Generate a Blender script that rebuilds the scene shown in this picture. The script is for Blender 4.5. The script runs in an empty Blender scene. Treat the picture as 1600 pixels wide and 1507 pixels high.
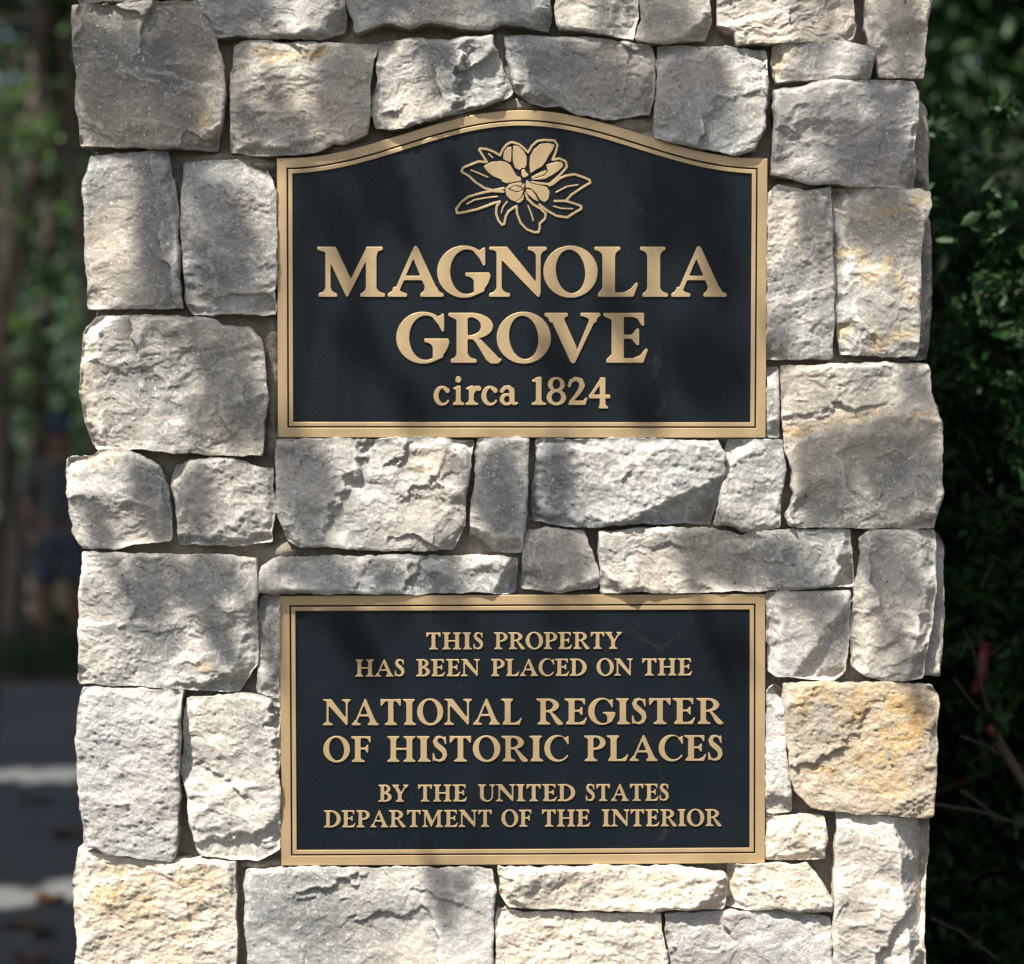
import bpy, math, random
import numpy as np
from mathutils import Vector

# ------------------------------------------------------------------ camera, sky, sun, exposure
C = bpy.context.scene
COL = C.collection
K = 0.0008          # metres per photo pixel on the pillar's face
D = 2.4             # camera distance to that face
H0 = 1.29           # camera height
CX, CY = 800.0, 753.5
SUN_EL, SUN_AZ = math.radians(59), math.radians(38)     # azimuth: to the left of straight behind the camera
SUN = np.array([-math.sin(SUN_AZ)*math.cos(SUN_EL), -math.cos(SUN_AZ)*math.cos(SUN_EL), math.sin(SUN_EL)])

cd = bpy.data.cameras.new('camera'); cam = bpy.data.objects.new('camera', cd); COL.objects.link(cam)
cam.location = (0, -D, H0); cam.rotation_euler = (math.radians(90), 0, 0)
cd.sensor_width = 36; cd.lens = 36*D/(1600*K); cd.clip_start = 0.05; cd.clip_end = 600
cd.dof.use_dof = True; cd.dof.focus_distance = D; cd.dof.aperture_fstop = 2.7
C.camera = cam
W = bpy.data.worlds.new('World'); C.world = W; W.use_nodes = True
nt = W.node_tree; sky = nt.nodes.new('ShaderNodeTexSky'); sky.sky_type = 'NISHITA'; sky.sun_disc = False
sky.sun_elevation = SUN_EL; sky.sun_rotation = math.pi + SUN_AZ
bg = nt.nodes['Background']; nt.links.new(sky.outputs[0], bg.inputs[0]); bg.inputs[1].default_value = 0.085
sky.dust_density = 4.0; sky.ozone_density = 0.4
ld = bpy.data.lights.new('sun', 'SUN'); ld.energy = 5.0; ld.angle = math.radians(0.53); ld.color = (1, 0.95, 0.86)
lo = bpy.data.objects.new('sun', ld); COL.objects.link(lo); lo.location = (-6, -8, 12)
lo.rotation_euler = Vector(SUN).to_track_quat('Z', 'Y').to_euler()
C.view_settings.view_transform = 'Standard'; C.view_settings.look = 'None'
C.view_settings.exposure = 1.2; C.view_settings.gamma = 1
C.cycles.max_bounces = 6; C.cycles.diffuse_bounces = 3; C.cycles.glossy_bounces = 3; C.cycles.transmission_bounces = 4

# ------------------------------------------------------------------ helpers
def link(name, me, mats=(), parent=None, loc=None):
    o = bpy.data.objects.new(name, me); COL.objects.link(o)
    if me is not None:
        for m in mats: me.materials.append(m)
    if parent is not None: o.parent = parent
    if loc is not None: o.location = loc
    return o
def tag(o, label=None, cat=None, group=None, kind=None):
    if label: o['label'] = label
    if cat: o['category'] = cat
    if group: o['group'] = group
    if kind: o['kind'] = kind
    return o
def empty(name, loc=(0, 0, 0)):
    o = bpy.data.objects.new(name, None); COL.objects.link(o); o.location = loc; o.empty_display_size = 0.1
    return o
def np_mesh(name, V, F, smooth=True, mat_idx=None):
    """V (n,3); F list of arrays of equal-length faces"""
    me = bpy.data.meshes.new(name); V = np.asarray(V, np.float32)
    me.vertices.add(len(V)); me.vertices.foreach_set('co', V.ravel())
    F = [np.asarray(f, np.int32) for f in F if len(f)]
    nl = sum(f.size for f in F); nf = sum(len(f) for f in F)
    me.loops.add(nl); me.polygons.add(nf)
    me.loops.foreach_set('vertex_index', np.concatenate([f.ravel() for f in F]))
    st = []; a = 0
    for f in F:
        st.append(a + np.arange(len(f))*f.shape[1]); a += f.size
    me.polygons.foreach_set('loop_start', np.concatenate(st).astype(np.int32))
    if smooth: me.polygons.foreach_set('use_smooth', np.ones(nf, bool))
    if mat_idx is not None: me.polygons.foreach_set('material_index', np.asarray(mat_idx, np.int32))
    me.update(calc_edges=True)
    return me
def attr(me, name, vals):
    a = me.attributes.new(name, 'FLOAT', 'POINT'); a.data.foreach_set('value', np.asarray(vals, np.float32))

# gradient noise -----------------------------------------------------
_rs = np.random.RandomState(7)
_P = np.concatenate([_rs.permutation(4096)]*3)
_GA = _rs.rand(4096)*2*np.pi; _GX, _GY = np.cos(_GA), np.sin(_GA)
def noise(x, y, seed=0):
    x = np.asarray(x, float); y = np.asarray(y, float)
    xi = np.floor(x).astype(int); yi = np.floor(y).astype(int); xf = x-xi; yf = y-yi
    def g(ix, iy, dx, dy):
        h = _P[(_P[(ix+seed*37) & 4095]+iy) & 4095]
        return _GX[h]*dx+_GY[h]*dy
    u = xf*xf*xf*(xf*(xf*6-15)+10); v = yf*yf*yf*(yf*(yf*6-15)+10)
    a = g(xi, yi, xf, yf); b = g(xi+1, yi, xf-1, yf); c = g(xi, yi+1, xf, yf-1); d = g(xi+1, yi+1, xf-1, yf-1)
    return (a+(b-a)*u+(c-a)*v+(a-b-c+d)*u*v)*1.5
def fbm(x, y, seed=0, o=4, gain=.5):
    r = 0; a = 1; f = 1
    for i in range(o):
        r = r+a*noise(x*f, y*f, seed+i*11); a *= gain; f *= 2.03
    return r
def sstep(a, b, x):
    t = np.clip((x-a)/(b-a), 0, 1); return t*t*(3-2*t)
def blur(a, r):
    k = 2*r+1
    for ax in (0, 1):
        p = np.pad(a, [(r+1, r) if i == ax else (0, 0) for i in (0, 1)], mode='edge').cumsum(ax)
        n = a.shape[ax]
        a = (np.take(p, range(k, n+k), ax)-np.take(p, range(0, n), ax))/k
    return a

# materials ----------------------------------------------------------
def mat(name):
    m = bpy.data.materials.new(name); m.use_nodes = True
    n = m.node_tree.nodes; return m, m.node_tree, n['Principled BSDF']
def N(nt, t, **kw):
    n = nt.nodes.new(t)
    for k, v in kw.items():
        if k.startswith('i_'):
            key = k[2:]; n.inputs[int(key) if key.isdigit() else key.replace('_', ' ')].default_value = v
        else: setattr(n, k, v)
    return n
def ramp(nt, fac, stops, interp='LINEAR'):
    r = nt.nodes.new('ShaderNodeValToRGB'); r.color_ramp.interpolation = interp
    e = r.color_ramp.elements
    while len(e) < len(stops): e.new(0.5)
    for el, (p, c) in zip(e, stops):
        el.position = p; el.color = (*c, 1) if len(c) == 3 else c
    nt.links.new(fac, r.inputs[0]); return r.outputs[0]
def mix(nt, fac, a, b, blend='MIX'):
    m = nt.nodes.new('ShaderNodeMix'); m.data_type = 'RGBA'; m.blend_type = blend
    for i, v in ((0, fac), (6, a), (7, b)):
        if isinstance(v, (int, float)): m.inputs[i].default_value = v
        elif isinstance(v, tuple): m.inputs[i].default_value = (*v, 1)
        else: nt.links.new(v, m.inputs[i])
    return m.outputs[2]
def math_(nt, op, a, b=None, clamp=False):
    m = nt.nodes.new('ShaderNodeMath'); m.operation = op; m.use_clamp = clamp
    for i, v in ((0, a), (1, b)):
        if v is None: continue
        if isinstance(v, (int, float)): m.inputs[i].default_value = v
        else: nt.links.new(v, m.inputs[i])
    return m.outputs[0]
def noise_n(nt, vec, scale, detail=4, rough=.55, dist=0):
    n = N(nt, 'ShaderNodeTexNoise', i_Scale=scale, i_Detail=detail, i_Roughness=rough, i_Distortion=dist)
    if vec is not None: nt.links.new(vec, n.inputs['Vector'])
    return n.outputs[0]
BW = lambda a, b: [(a, (0, 0, 0)), (b, (1, 1, 1))]

def stone_mat(name, c1, c2, c3, stain_base=0.0, fleck=0.68, stain_c=(.56, .40, .19), grain=.34, edge=.4):
    m, nt, b = mat(name)
    tc = N(nt, 'ShaderNodeTexCoord'); oi = N(nt, 'ShaderNodeObjectInfo')
    va = N(nt, 'ShaderNodeVectorMath', operation='MULTIPLY_ADD')
    cx = N(nt, 'ShaderNodeCombineXYZ')
    for i, f in enumerate((37., 71., 53.)): nt.links.new(math_(nt, 'MULTIPLY', oi.outputs['Random'], f), cx.inputs[i])
    nt.links.new(tc.outputs['Object'], va.inputs[0]); va.inputs[1].default_value = (1, 1, 1); nt.links.new(cx.outputs[0], va.inputs[2])
    v = va.outputs[0]
    col = mix(nt, ramp(nt, noise_n(nt, v, 14, 5, .6, .4), BW(.35, .65)), c1, c2)
    col = mix(nt, math_(nt, 'MULTIPLY', ramp(nt, noise_n(nt, v, 7.5, 9, .68, .7), BW(.42, .58)), .9), col, c3)
    # faint warm / cool drifts
    col = mix(nt, math_(nt, 'MULTIPLY', ramp(nt, noise_n(nt, v, 6, 3), BW(.45, .65)), .5), col, (.53, .45, .355))
    col = mix(nt, math_(nt, 'MULTIPLY', ramp(nt, noise_n(nt, v, 22, 6, .7, .8), BW(.55, .72)), .3), col, (.36, .38, .39))
    # rusty stains
    at = N(nt, 'ShaderNodeAttribute', attribute_name='stain')
    sn = ramp(nt, noise_n(nt, v, 30, 6, .65, .6), BW(.36, .60))
    sf = math_(nt, 'MULTIPLY', math_(nt, 'ADD', at.outputs['Fac'], stain_base, True), sn)
    sc = mix(nt, ramp(nt, noise_n(nt, v, 60, 4), BW(.35, .7)), stain_c, (.56, .42, .22))
    col = mix(nt, sf, col, sc)
    # pale fractured ridges and crusty flecks
    ae = N(nt, 'ShaderNodeAttribute', attribute_name='edge')
    ef = math_(nt, 'MULTIPLY', ramp(nt, ae.outputs['Fac'], BW(.12, .9)), edge)
    col = mix(nt, ef, col, (.74, .71, .66))
    fl = math_(nt, 'MULTIPLY', math_(nt, 'MULTIPLY', ramp(nt, noise_n(nt, v, 150, 8, .78, 1.2), BW(.51, .66)), ramp(nt, noise_n(nt, v, 26, 5, .7), BW(.34, .62))), fleck)
    col = mix(nt, fl, col, (.76, .74, .70))
    dk = math_(nt, 'MULTIPLY', ramp(nt, noise_n(nt, v, 95, 9, .8, .9), BW(.50, .70)), .6)
    col = mix(nt, dk, col, (.20, .18, .165))
    for sc_, c_, th_, am_ in ((17, (.74, .71, .66), .010, .55), (11, (.13, .11, .10), .006, .55)):
        n_ = math_(nt, 'ABSOLUTE', math_(nt, 'SUBTRACT', noise_n(nt, v, sc_, 6, .62, .9), .5))
        ln_ = ramp(nt, n_, [(0, (1, 1, 1)), (th_, (0, 0, 0))])
        ms_ = ramp(nt, noise_n(nt, v, sc_*.7+3, 3), BW(.5, .6))
        col = mix(nt, math_(nt, 'MULTIPLY', math_(nt, 'MULTIPLY', ln_, ms_), am_), col, c_)
    sp = ramp(nt, noise_n(nt, v, 240, 2, .5), BW(.665, .70)); col = mix(nt, math_(nt, 'MULTIPLY', sp, .75), col, (.80, .80, .76))
    sp = ramp(nt, noise_n(nt, v, 205, 2, .5, .5), BW(.675, .71)); col = mix(nt, math_(nt, 'MULTIPLY', sp, .7), col, (.07, .065, .06))
    gr = ramp(nt, noise_n(nt, v, 380, 5, .75), [(.25, (.7,)*3), (.75, (1.2,)*3)])
    col = mix(nt, .8, col, gr, 'MULTIPLY')
    tn = ramp(nt, oi.outputs['Random'], [(0, (.86, .87, .89)), (.5, (1, 1, 1)), (1, (1.08, 1.06, 1.02))]); col = mix(nt, 1.0, col, tn, 'MULTIPLY')
    nt.links.new(col, b.inputs['Base Color'])
    b.inputs['Roughness'].default_value = .9; b.inputs['Specular IOR Level'].default_value = .25
    h = math_(nt, 'ADD', math_(nt, 'MULTIPLY', noise_n(nt, v, 130, 10, .74, .3), 1.0), math_(nt, 'MULTIPLY', noise_n(nt, v, 420, 5, .8), .7))
    bp = N(nt, 'ShaderNodeBump', i_Strength=grain, i_Distance=.0065); nt.links.new(h, bp.inputs['Height'])
    nt.links.new(bp.outputs[0], b.inputs['Normal'])
    return m
ST = {
 'grey':  stone_mat('stone_grey', (.50, .485, .44), (.405, .395, .365), (.225, .23, .228)),
 'cool':  stone_mat('stone_cool_grey', (.44, .443, .425), (.35, .356, .348), (.195, .203, .207), fleck=0.81),
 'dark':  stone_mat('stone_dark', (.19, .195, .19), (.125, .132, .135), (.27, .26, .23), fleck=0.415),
 'mauve': stone_mat('stone_mauve', (.50, .475, .44), (.40, .385, .36), (.25, .247, .24), fleck=0.81),
 'cream': stone_mat('stone_cream', (.62, .57, .475), (.54, .49, .405), (.41, .385, .34), stain_base=.10, fleck=0.68, stain_c=(.55, .38, .17)),
 'white': stone_mat('stone_white', (.70, .655, .58), (.62, .58, .52), (.42, .40, .375), stain_base=.08, fleck=0.81, stain_c=(.55, .38, .17)),
 'ochre': stone_mat('stone_ochre', (.62, .555, .435), (.54, .475, .37), (.42, .385, .33), stain_base=.22, fleck=0.27, stain_c=(.58, .33, .09), edge=.12, grain=.7),
 'blue':  stone_mat('stone_pale_blue', (.58, .57, .54), (.50, .505, .505), (.43, .42, .40), stain_base=.06, fleck=0.94, grain=.6),
}
def mortar_mat():
    m, nt, b = mat('mortar'); tc = N(nt, 'ShaderNodeTexCoord'); v = tc.outputs['Object']
    col = mix(nt, ramp(nt, noise_n(nt, v, 25, 6, .7), BW(.35, .65)), (.36, .325, .265), (.25, .23, .19))
    col = mix(nt, .9, col, ramp(nt, noise_n(nt, v, 380, 6, .8), [(.3, (.55, .55, .55)), (.7, (1.3, 1.28, 1.2))]), 'MULTIPLY')
    nt.links.new(col, b.inputs['Base Color']); b.inputs['Roughness'].default_value = .95
    bp = N(nt, 'ShaderNodeBump', i_Strength=.9, i_Distance=.006); nt.links.new(noise_n(nt, v, 260, 6, .75), bp.inputs['Height'])
    nt.links.new(bp.outputs[0], b.inputs['Normal']); return m
MORTAR = mortar_mat()
def simple_mat(name, c, rough=.6, metal=0, spec=.5, var=.15, scale=40, bump=0, bscale=200, bdist=.002, trans=0):
    m, nt, b = mat(name); tc = N(nt, 'ShaderNodeTexCoord'); v = tc.outputs['Object']
    f = ramp(nt, noise_n(nt, v, scale, 5, .6), [(.3, (1-var,)*3), (.7, (1+var,)*3)])
    col = mix(nt, 1.0, c, f, 'MULTIPLY'); nt.links.new(col, b.inputs['Base Color'])
    b.inputs['Roughness'].default_value = rough; b.inputs['Metallic'].default_value = metal
    b.inputs['Specular IOR Level'].default_value = spec
    if bump:
        bp = N(nt, 'ShaderNodeBump', i_Strength=bump, i_Distance=bdist); nt.links.new(noise_n(nt, v, bscale, 4, .6), bp.inputs['Height'])
        nt.links.new(bp.outputs[0], b.inputs['Normal'])
    return m
def leaf_mat(name, c1, c2, trans=.3, scale=9, rough=.45, spec=.4):
    m, nt, b = mat(name); g = N(nt, 'ShaderNodeNewGeometry')
    wn = N(nt, 'ShaderNodeTexCoord')
    col = mix(nt, ramp(nt, noise_n(nt, wn.outputs['Object'], scale, 6, .8), BW(.35, .65)), c1, c2)
    nt.links.new(col, b.inputs['Base Color']); b.inputs['Roughness'].default_value = rough; b.inputs['Specular IOR Level'].default_value = spec
    t = N(nt, 'ShaderNodeBsdfTranslucent'); nt.links.new(mix(nt, .5, col, (c1[0]*1.6, c1[1]*1.7, c1[2])), t.inputs[0])
    ms = N(nt, 'ShaderNodeMixShader'); ms.inputs[0].default_value = trans
    nt.links.new(b.outputs[0], ms.inputs[1]); nt.links.new(t.outputs[0], ms.inputs[2])
    nt.links.new(ms.outputs[0], nt.nodes['Material Output'].inputs[0]); return m
BARK = simple_mat('bark', (.13, .105, .085), .95, var=.45, scale=12, bump=.8, bscale=30, bdist=.02)
TWIG = simple_mat('twig', (.06, .045, .032), .9, var=.3)

def tube_arrays(pts, radii, n=8):
    pts = np.asarray(pts, float); m = len(pts)
    t = np.gradient(pts, axis=0); t /= np.linalg.norm(t, axis=1)[:, None]+1e-9
    ref = np.array([.31, .21, .92]); u = np.cross(t, ref); u /= np.linalg.norm(u, axis=1)[:, None]+1e-9; w = np.cross(t, u)
    a = np.arange(n)*2*np.pi/n
    V = pts[:, None, :]+np.asarray(radii)[:, None, None]*(np.cos(a)[None, :, None]*u[:, None, :]+np.sin(a)[None, :, None]*w[:, None, :])
    V = V.reshape(-1, 3); F = []
    i = np.arange(m-1)[:, None]*n; j = np.arange(n)[None, :]; jn = (j+1) % n
    F = np.stack([i+j, i+jn, i+n+jn, i+n+j], -1).reshape(-1, 4)
    return V, F
class Tubes:
    def __init__(s): s.V = []; s.F = []; s.n = 0
    def add(s, pts, radii, n=8):
        V, F = tube_arrays(pts, radii, n); s.V.append(V); s.F.append(F+s.n); s.n += len(V)
    def mesh(s, name): return np_mesh(name, np.concatenate(s.V), [np.concatenate(s.F)])
def leaf_mesh(name, P, size, seed=0, width=.45, bias=(0, 0, 0), lie=0.0, centre=0.0):
    r = np.random.RandomState(seed); n = len(P); size = np.broadcast_to(size, n)[:, None]
    a = r.randn(n, 3); a /= np.linalg.norm(a, axis=1)[:, None]; a = a+np.asarray(bias); a /= np.linalg.norm(a, axis=1)[:, None]
    P = P-a*size*centre
    q = r.randn(n, 3); q[:, 2] += lie*np.where(r.rand(n) < .5, 1, 1)*2
    b = np.cross(a, q); b /= np.linalg.norm(b, axis=1)[:, None]+1e-9; nn = np.cross(b, a)
    w = size*width*(.8+.4*r.rand(n, 1))/2
    v = np.stack([P, P+a*size*.32+b*w*.92+nn*size*.07, P+a*size*.68+b*w*.75+nn*size*.06, P+a*size-nn*size*.05,
                  P+a*size*.68-b*w*.75+nn*size*.06, P+a*size*.32-b*w*.92+nn*size*.07], 1).reshape(-1, 3)
    i = np.arange(n)[:, None]*6
    F = np.concatenate([i+np.array([[0, 1, 2, 3]]), i+np.array([[0, 3, 4, 5]])])
    return np_mesh(name, v, [F], smooth=False)
def px(x, y, p=0.0):
    """photo pixel -> world point on the plane p pixels in front of the pillar's face"""
    s = (D-p*K)/D
    return np.stack(np.broadcast_arrays((np.asarray(x, float)-CX)*K*s, -np.asarray(p, float)*K, H0+(CY-np.asarray(y, float))*K*s), -1)
def at(x, y, d):
    """photo pixel -> world point at distance d from the camera along the view axis"""
    s = d/D
    return np.array([(x-CX)*K*s, d-D, H0+(CY-y)*K*s])
# ------------------------------------------------------------------ the stone pillar
pillar = empty('stone_pillar', (0, .5, 0))
tag(pillar, 'square pillar of rough grey and tan stone blocks that carries both bronze plaques', 'stone pillar')
def resample(pts, n):
    p = np.asarray(pts, float); s = np.concatenate([[0], np.cumsum(np.hypot(*np.diff(p, axis=0).T))])
    t = np.linspace(0, s[-1], n); return np.stack([np.interp(t, s, p[:, 0]), np.interp(t, s, p[:, 1])], 1), s[-1]
def stone(T, R, B, L, p=8, m='grey', seed=0, style='rough', cuts=(), stain=(), base=0.0, label=None, step=1.8, back=75,
          to_world=None, amp=1.0, E=1.7, Rr=2.1):
    top = T+[R[0]]; right = R+[B[0]]; bot = (B+[L[0]])[::-1]; left = (L+[T[0]])[::-1]
    ln = lambda q: np.hypot(*np.diff(np.asarray(q, float), axis=0).T).sum()
    nu = max(6, int(max(ln(top), ln(bot))/step)); nv = max(6, int(max(ln(left), ln(right))/step))
    S = []
    for i, (q, n, ax) in enumerate(((top, nu, 1), (bot, nu, 1), (left, nv, 0), (right, nv, 0))):
        r, l = resample(q, n); t = np.linspace(0, l, n)
        j = (fbm(t/44., t*0+i*7.3+.37, seed+i*3, 3, .5)*2.6+.6*noise(t/9., t*0+i*3.1+.7, seed+i))*amp
        j *= np.clip(np.minimum(t, l-t)/14., 0, 1)
        r[:, ax] += j; S.append(r)
    tp, bt, lf, rt = S; tp[:, 1] -= 1.2; bt[:, 1] += 1.2; lf[:, 0] -= 1.0; rt[:, 0] += 1.0
    for (arr, k0, c) in ((lf, 0, tp[0]), (lf, -1, bt[0]), (rt, 0, tp[-1]), (rt, -1, bt[-1])): arr[k0] = c
    u = np.linspace(0, 1, nu)[None, :, None]; v = np.linspace(0, 1, nv)[:, None, None]
    G = (1-v)*tp[None]+v*bt[None]+(1-u)*lf[:, None]+u*rt[:, None] - ((1-u)*(1-v)*tp[0]+u*(1-v)*tp[-1]+(1-u)*v*bt[0]+u*v*bt[-1])
    X, Y = G[..., 0], G[..., 1]; U = u[..., 0]; Vv = v[..., 0]
    wid = np.hypot(*(rt-lf).T)[:, None]; hei = np.hypot(*(bt-tp).T)[None, :]
    dl, dr, dt, db = U*wid, (1-U)*wid, Vv*hei, (1-Vv)*hei
    r = random.Random(seed*7+3); ox, oy = r.uniform(0, 900), r.uniform(0, 900); th = r.uniform(-.35, .35)
    x0 = X*math.cos(th)+Y*math.sin(th)+ox; y0 = -X*math.sin(th)+Y*math.cos(th)+oy
    wx = x0+14*fbm(x0/60, y0/60, seed+50, 3); wy = y0+14*fbm(x0/60, y0/60, seed+60, 3)
    h = 6*fbm(x0/190, y0/160, seed+1, 2)
    def terr(n, k, sharp):
        t = n*k; f = np.floor(t); return (f+sstep(.5-sharp, .5+sharp, t-f))/k
    def scal(cxs, cys, amp_, curv, tilt, sd):      # flake scars: shallow bowls meeting in sharp ridges
        gx, gy = wx/cxs, wy/cys; ix, iy = np.floor(gx).astype(int), np.floor(gy).astype(int); out = np.full(gx.shape, 1e9)
        for a_ in (-1, 0, 1):
            for b_ in (-1, 0, 1):
                hsh = _P[(_P[(ix+a_+sd*31) & 4095]+iy+b_) & 4095]; r1 = hsh/4096.; r2 = _P[hsh]/4096.; r3 = _P[_P[hsh]+5]/4096.; r4 = _P[hsh+77]/4096.
                dx, dy = gx-ix-a_-r1, gy-iy-b_-r2
                out = np.minimum(out, amp_*r3+curv*(dx*dx+dy*dy)+tilt*(dx*np.cos(r4*6.28)+dy*np.sin(r4*6.28)))
        return out
    msk = sstep(-.1, .35, fbm(x0/80, y0/70, seed+17, 3))
    if style == 'layer':      # thin cleft layers running roughly along the bed
        h = h+scal(150, 40, 10, 6, 9, seed)+6*terr(fbm(wx/150, wy/50, seed+4, 4, .5), 4, .05)+msk*scal(60, 15, 1.7, 1.1, .8, seed+3)
        h = h+.55*fbm(x0/26, y0/9, seed+5, 3)
    elif style == 'pitted':   # coarse sandy face with pits
        h = h+scal(90, 75, 9, 6, 8, seed)+msk*scal(26, 20, 1.8, 1.2, 1, seed+3)+2.0*fbm(x0/34, y0/26, seed+5, 4, .6)
        h = h+.65*fbm(x0/9, y0/8, seed+12, 3, .65)-1.5*sstep(.4, .85, fbm(x0/13, y0/11, seed+8, 3))
    elif style == 'smooth':
        h = h+scal(170, 120, 11, 5, 11, seed)+2*terr(fbm(wx/120, wy/70, seed+4, 4, .5), 3, .035)+.6*msk*scal(60, 40, 3, 2, 1.5, seed+3)+.7*fbm(x0/24, y0/20, seed+5, 4, .6)
    else:                     # hammer-dressed face
        h = h+scal(105, 75, 13, 8, 15, seed)+4*terr(fbm(wx/110, wy/60, seed+4, 4, .5), 3.4, .035)+msk*scal(42, 28, 3.2, 2.0, 3.2, seed+3)
        h = h+.45*fbm(x0/20, y0/14, seed+5, 4, .6)
    h = h+(.08+.55*sstep(-.15, .5, noise(x0/55, y0/45, seed+19)))*(fbm(x0/6, y0/5, seed+6, 3, .7)+.55*noise(x0/2.9, y0/2.5, seed+26))
    for a in range(4):        # random chips off the rim
        ang = r.uniform(0, 6.28); nx, ny = math.cos(ang), math.sin(ang)
        ex = (X-X.mean())*nx+(Y-Y.mean())*ny+10*fbm(x0/40, y0/40, seed+70+a, 3)
        s = ex-(ex.max()-r.uniform(14, 34)); h = h-np.where(s > 0, s*r.uniform(.3, .75), 0)
    for c in cuts:
        cx, cy, ang, sl = c[:4]; w = c[4] if len(c) > 4 else 999
        nx, ny = math.cos(math.radians(ang)), math.sin(math.radians(ang))
        s = (X-cx)*nx+(Y-cy)*ny+(5 if len(c) < 6 else 11)*fbm(X/(60 if len(c) < 6 else 34), Y/(60 if len(c) < 6 else 34), seed+33, 4, .6)
        if len(c) > 5:
            s = s+5*noise(X/16, Y/16, seed+34); al = np.abs(-(X-cx)*ny+(Y-cy)*nx)
            h = h-sl*np.clip(s, 0, w)*np.exp(-np.maximum(s-w, 0)/55)*sstep(c[5]*1.25, c[5]*.5, al)
        else: h = h-sl*np.clip(s, 0, w)
    h = h-np.percentile(h, 60)
    er = Rr*(1+.6*fbm(x0/45, y0/45, seed+21, 2)); ee = E*(1+.7*fbm(x0/70, y0/70, seed+22, 2))
    g = lambda d: np.exp(-(d/np.maximum(er, 2))**1.25)
    edge = g(dl)+g(dr)+g(dt)+g(db)
    h = h*(1-.5*np.clip(edge, 0, 1))-ee*edge
    h = np.clip(h, -85, 14)
    hp = (h-blur(h, 4))*.55+(h-blur(h, 12))*.12
    st = np.full(X.shape, base)
    for q in stain:
        if q[0] == 'e': st = st+q[5]*np.exp(-((X-q[1])/q[3])**2-((Y-q[2])/q[4])**2)
        else:
            pts = q[1]; dmin = np.full(X.shape, 1e9); Xw = X+8*fbm(X/30, Y/30, seed+80, 3); Yw = Y+8*fbm(X/30, Y/30, seed+90, 3)
            for (a, b_), (c_, d_) in zip(pts[:-1], pts[1:]):
                t = np.clip(((Xw-a)*(c_-a)+(Yw-b_)*(d_-b_))/((c_-a)**2+(d_-b_)**2), 0, 1)
                dmin = np.minimum(dmin, np.hypot(Xw-a-t*(c_-a), Yw-b_-t*(d_-b_)))
            st = st+q[3]*np.exp(-(dmin/q[2])**2)
    idx = np.arange(nu*nv).reshape(nv, nu)
    F = [np.stack([idx[:-1, :-1], idx[1:, :-1], idx[1:, 1:], idx[:-1, 1:]], -1).reshape(-1, 4)]
    loop = np.concatenate([idx[0, :-1], idx[:-1, -1], idx[-1, :0:-1], idx[:0:-1, 0]])
    bx, by, bh = X.ravel()[loop], Y.ravel()[loop], h.ravel()[loop]
    tx, ty = np.roll(bx, -1)-np.roll(bx, 1), np.roll(by, -1)-np.roll(by, 1); tl = np.hypot(tx, ty)+1e-6
    nx, ny = ty/tl, -tx/tl
    arc = np.arange(len(loop))*step
    P2 = [(bx, by, bh)]
    for dpt in (0, 2.5, 8, 20, 45, back):
        j = (fbm(arc/18., arc*0+dpt*.21, seed+40, 3)*2.0 + .6-(.9*(1-math.exp(-dpt/8)))-.03*dpt)
        if dpt == 0: j = j*0
        P2.append((bx+nx*j, by+ny*j, bh-dpt if dpt < back else bh*0-back))
    P2 = P2[1:]
    allx = np.concatenate([X.ravel()]+[q[0] for q in P2]); ally = np.concatenate([Y.ravel()]+[q[1] for q in P2]); allh = np.concatenate([h.ravel()]+[q[2] for q in P2])
    n0 = nu*nv; nl = len(loop); i = np.arange(nl); inx = (i+1) % nl
    for k in range(len(P2)-1):
        a = n0+k*nl; F.append(np.stack([a+i, a+inx, a+nl+inx, a+nl+i], -1)[:, ::-1])
    if to_world is None:
        s = (D-p*K)/D
        V = np.stack([(allx-CX)*K*s, -(p+allh)*K, H0+(CY-ally)*K*s], -1)
    else: V = to_world(allx, ally, p+allh)
    c = V[:n0].mean(0); V = V-c
    me = np_mesh('stone_block', V, F)
    ns = len(allx)-n0
    attr(me, 'edge', np.concatenate([np.clip(hp, -1, 1).ravel(), np.zeros(ns)])); attr(me, 'stain', np.concatenate([st.ravel(), np.full(ns, base)]))
    o = link('stone_block', me, [ST[m]], pillar, Vector(c)-pillar.location)
    if label: o['label'] = label
    return o

SEED = [10]
def S(T, R, B, L, **kw):
    SEED[0] += 13; return stone(T, R, B, L, seed=SEED[0], **kw)
# top course
S([(112,8),(200,5)],[(303,2),(322,32),(335,55),(347,92),(351,133),(349,180)],[(337,233),(232,231)],[(124,226),(119,159),(114,83)], m='dark', p=13, style='rough', amp=1, label='dark blue grey stone block', stain=[('e',320,195,30,25,.5)])
S([(285,-110),(420,-112)],[(545,-110),(540,-30),(539,20)],[(537,46),(501,60),(476,61),(388,58),(372,53)],[(336,57),(320,28),(304,2),(295,-50)], style='layer', p=10, m='grey')
S([(550,-110),(700,-112)],[(866,-110),(862,-40),(860,20)],[(856,44),(790,38),(766,44),(720,44),(668,36),(640,42),(600,36)],[(556,50),(551,30),(542,5),(548,-50)], p=16, m='cool')
S([(868,-110),(930,-111)],[(999,-110),(997,10),(998,25)],[(990,58),(957,53),(910,46)],[(874,44),(867,20)], p=12, m='grey')
S([(1004,-110),(1060,-111)],[(1114,-110),(1110,0),(1110,32)],[(1104,58),(1085,61),(1048,66),(1015,65)],[(994,60),(1003,30),(1000,0)], p=12, m='grey', style='smooth')
S([(1122,-110),(1240,-111)],[(1345,-110),(1334,0),(1336,43)],[(1334,59),(1309,63),(1206,66)],[(1152,69),(1148,50),(1122,40),(1122,0)], style='layer', p=15, m='mauve')
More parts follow.
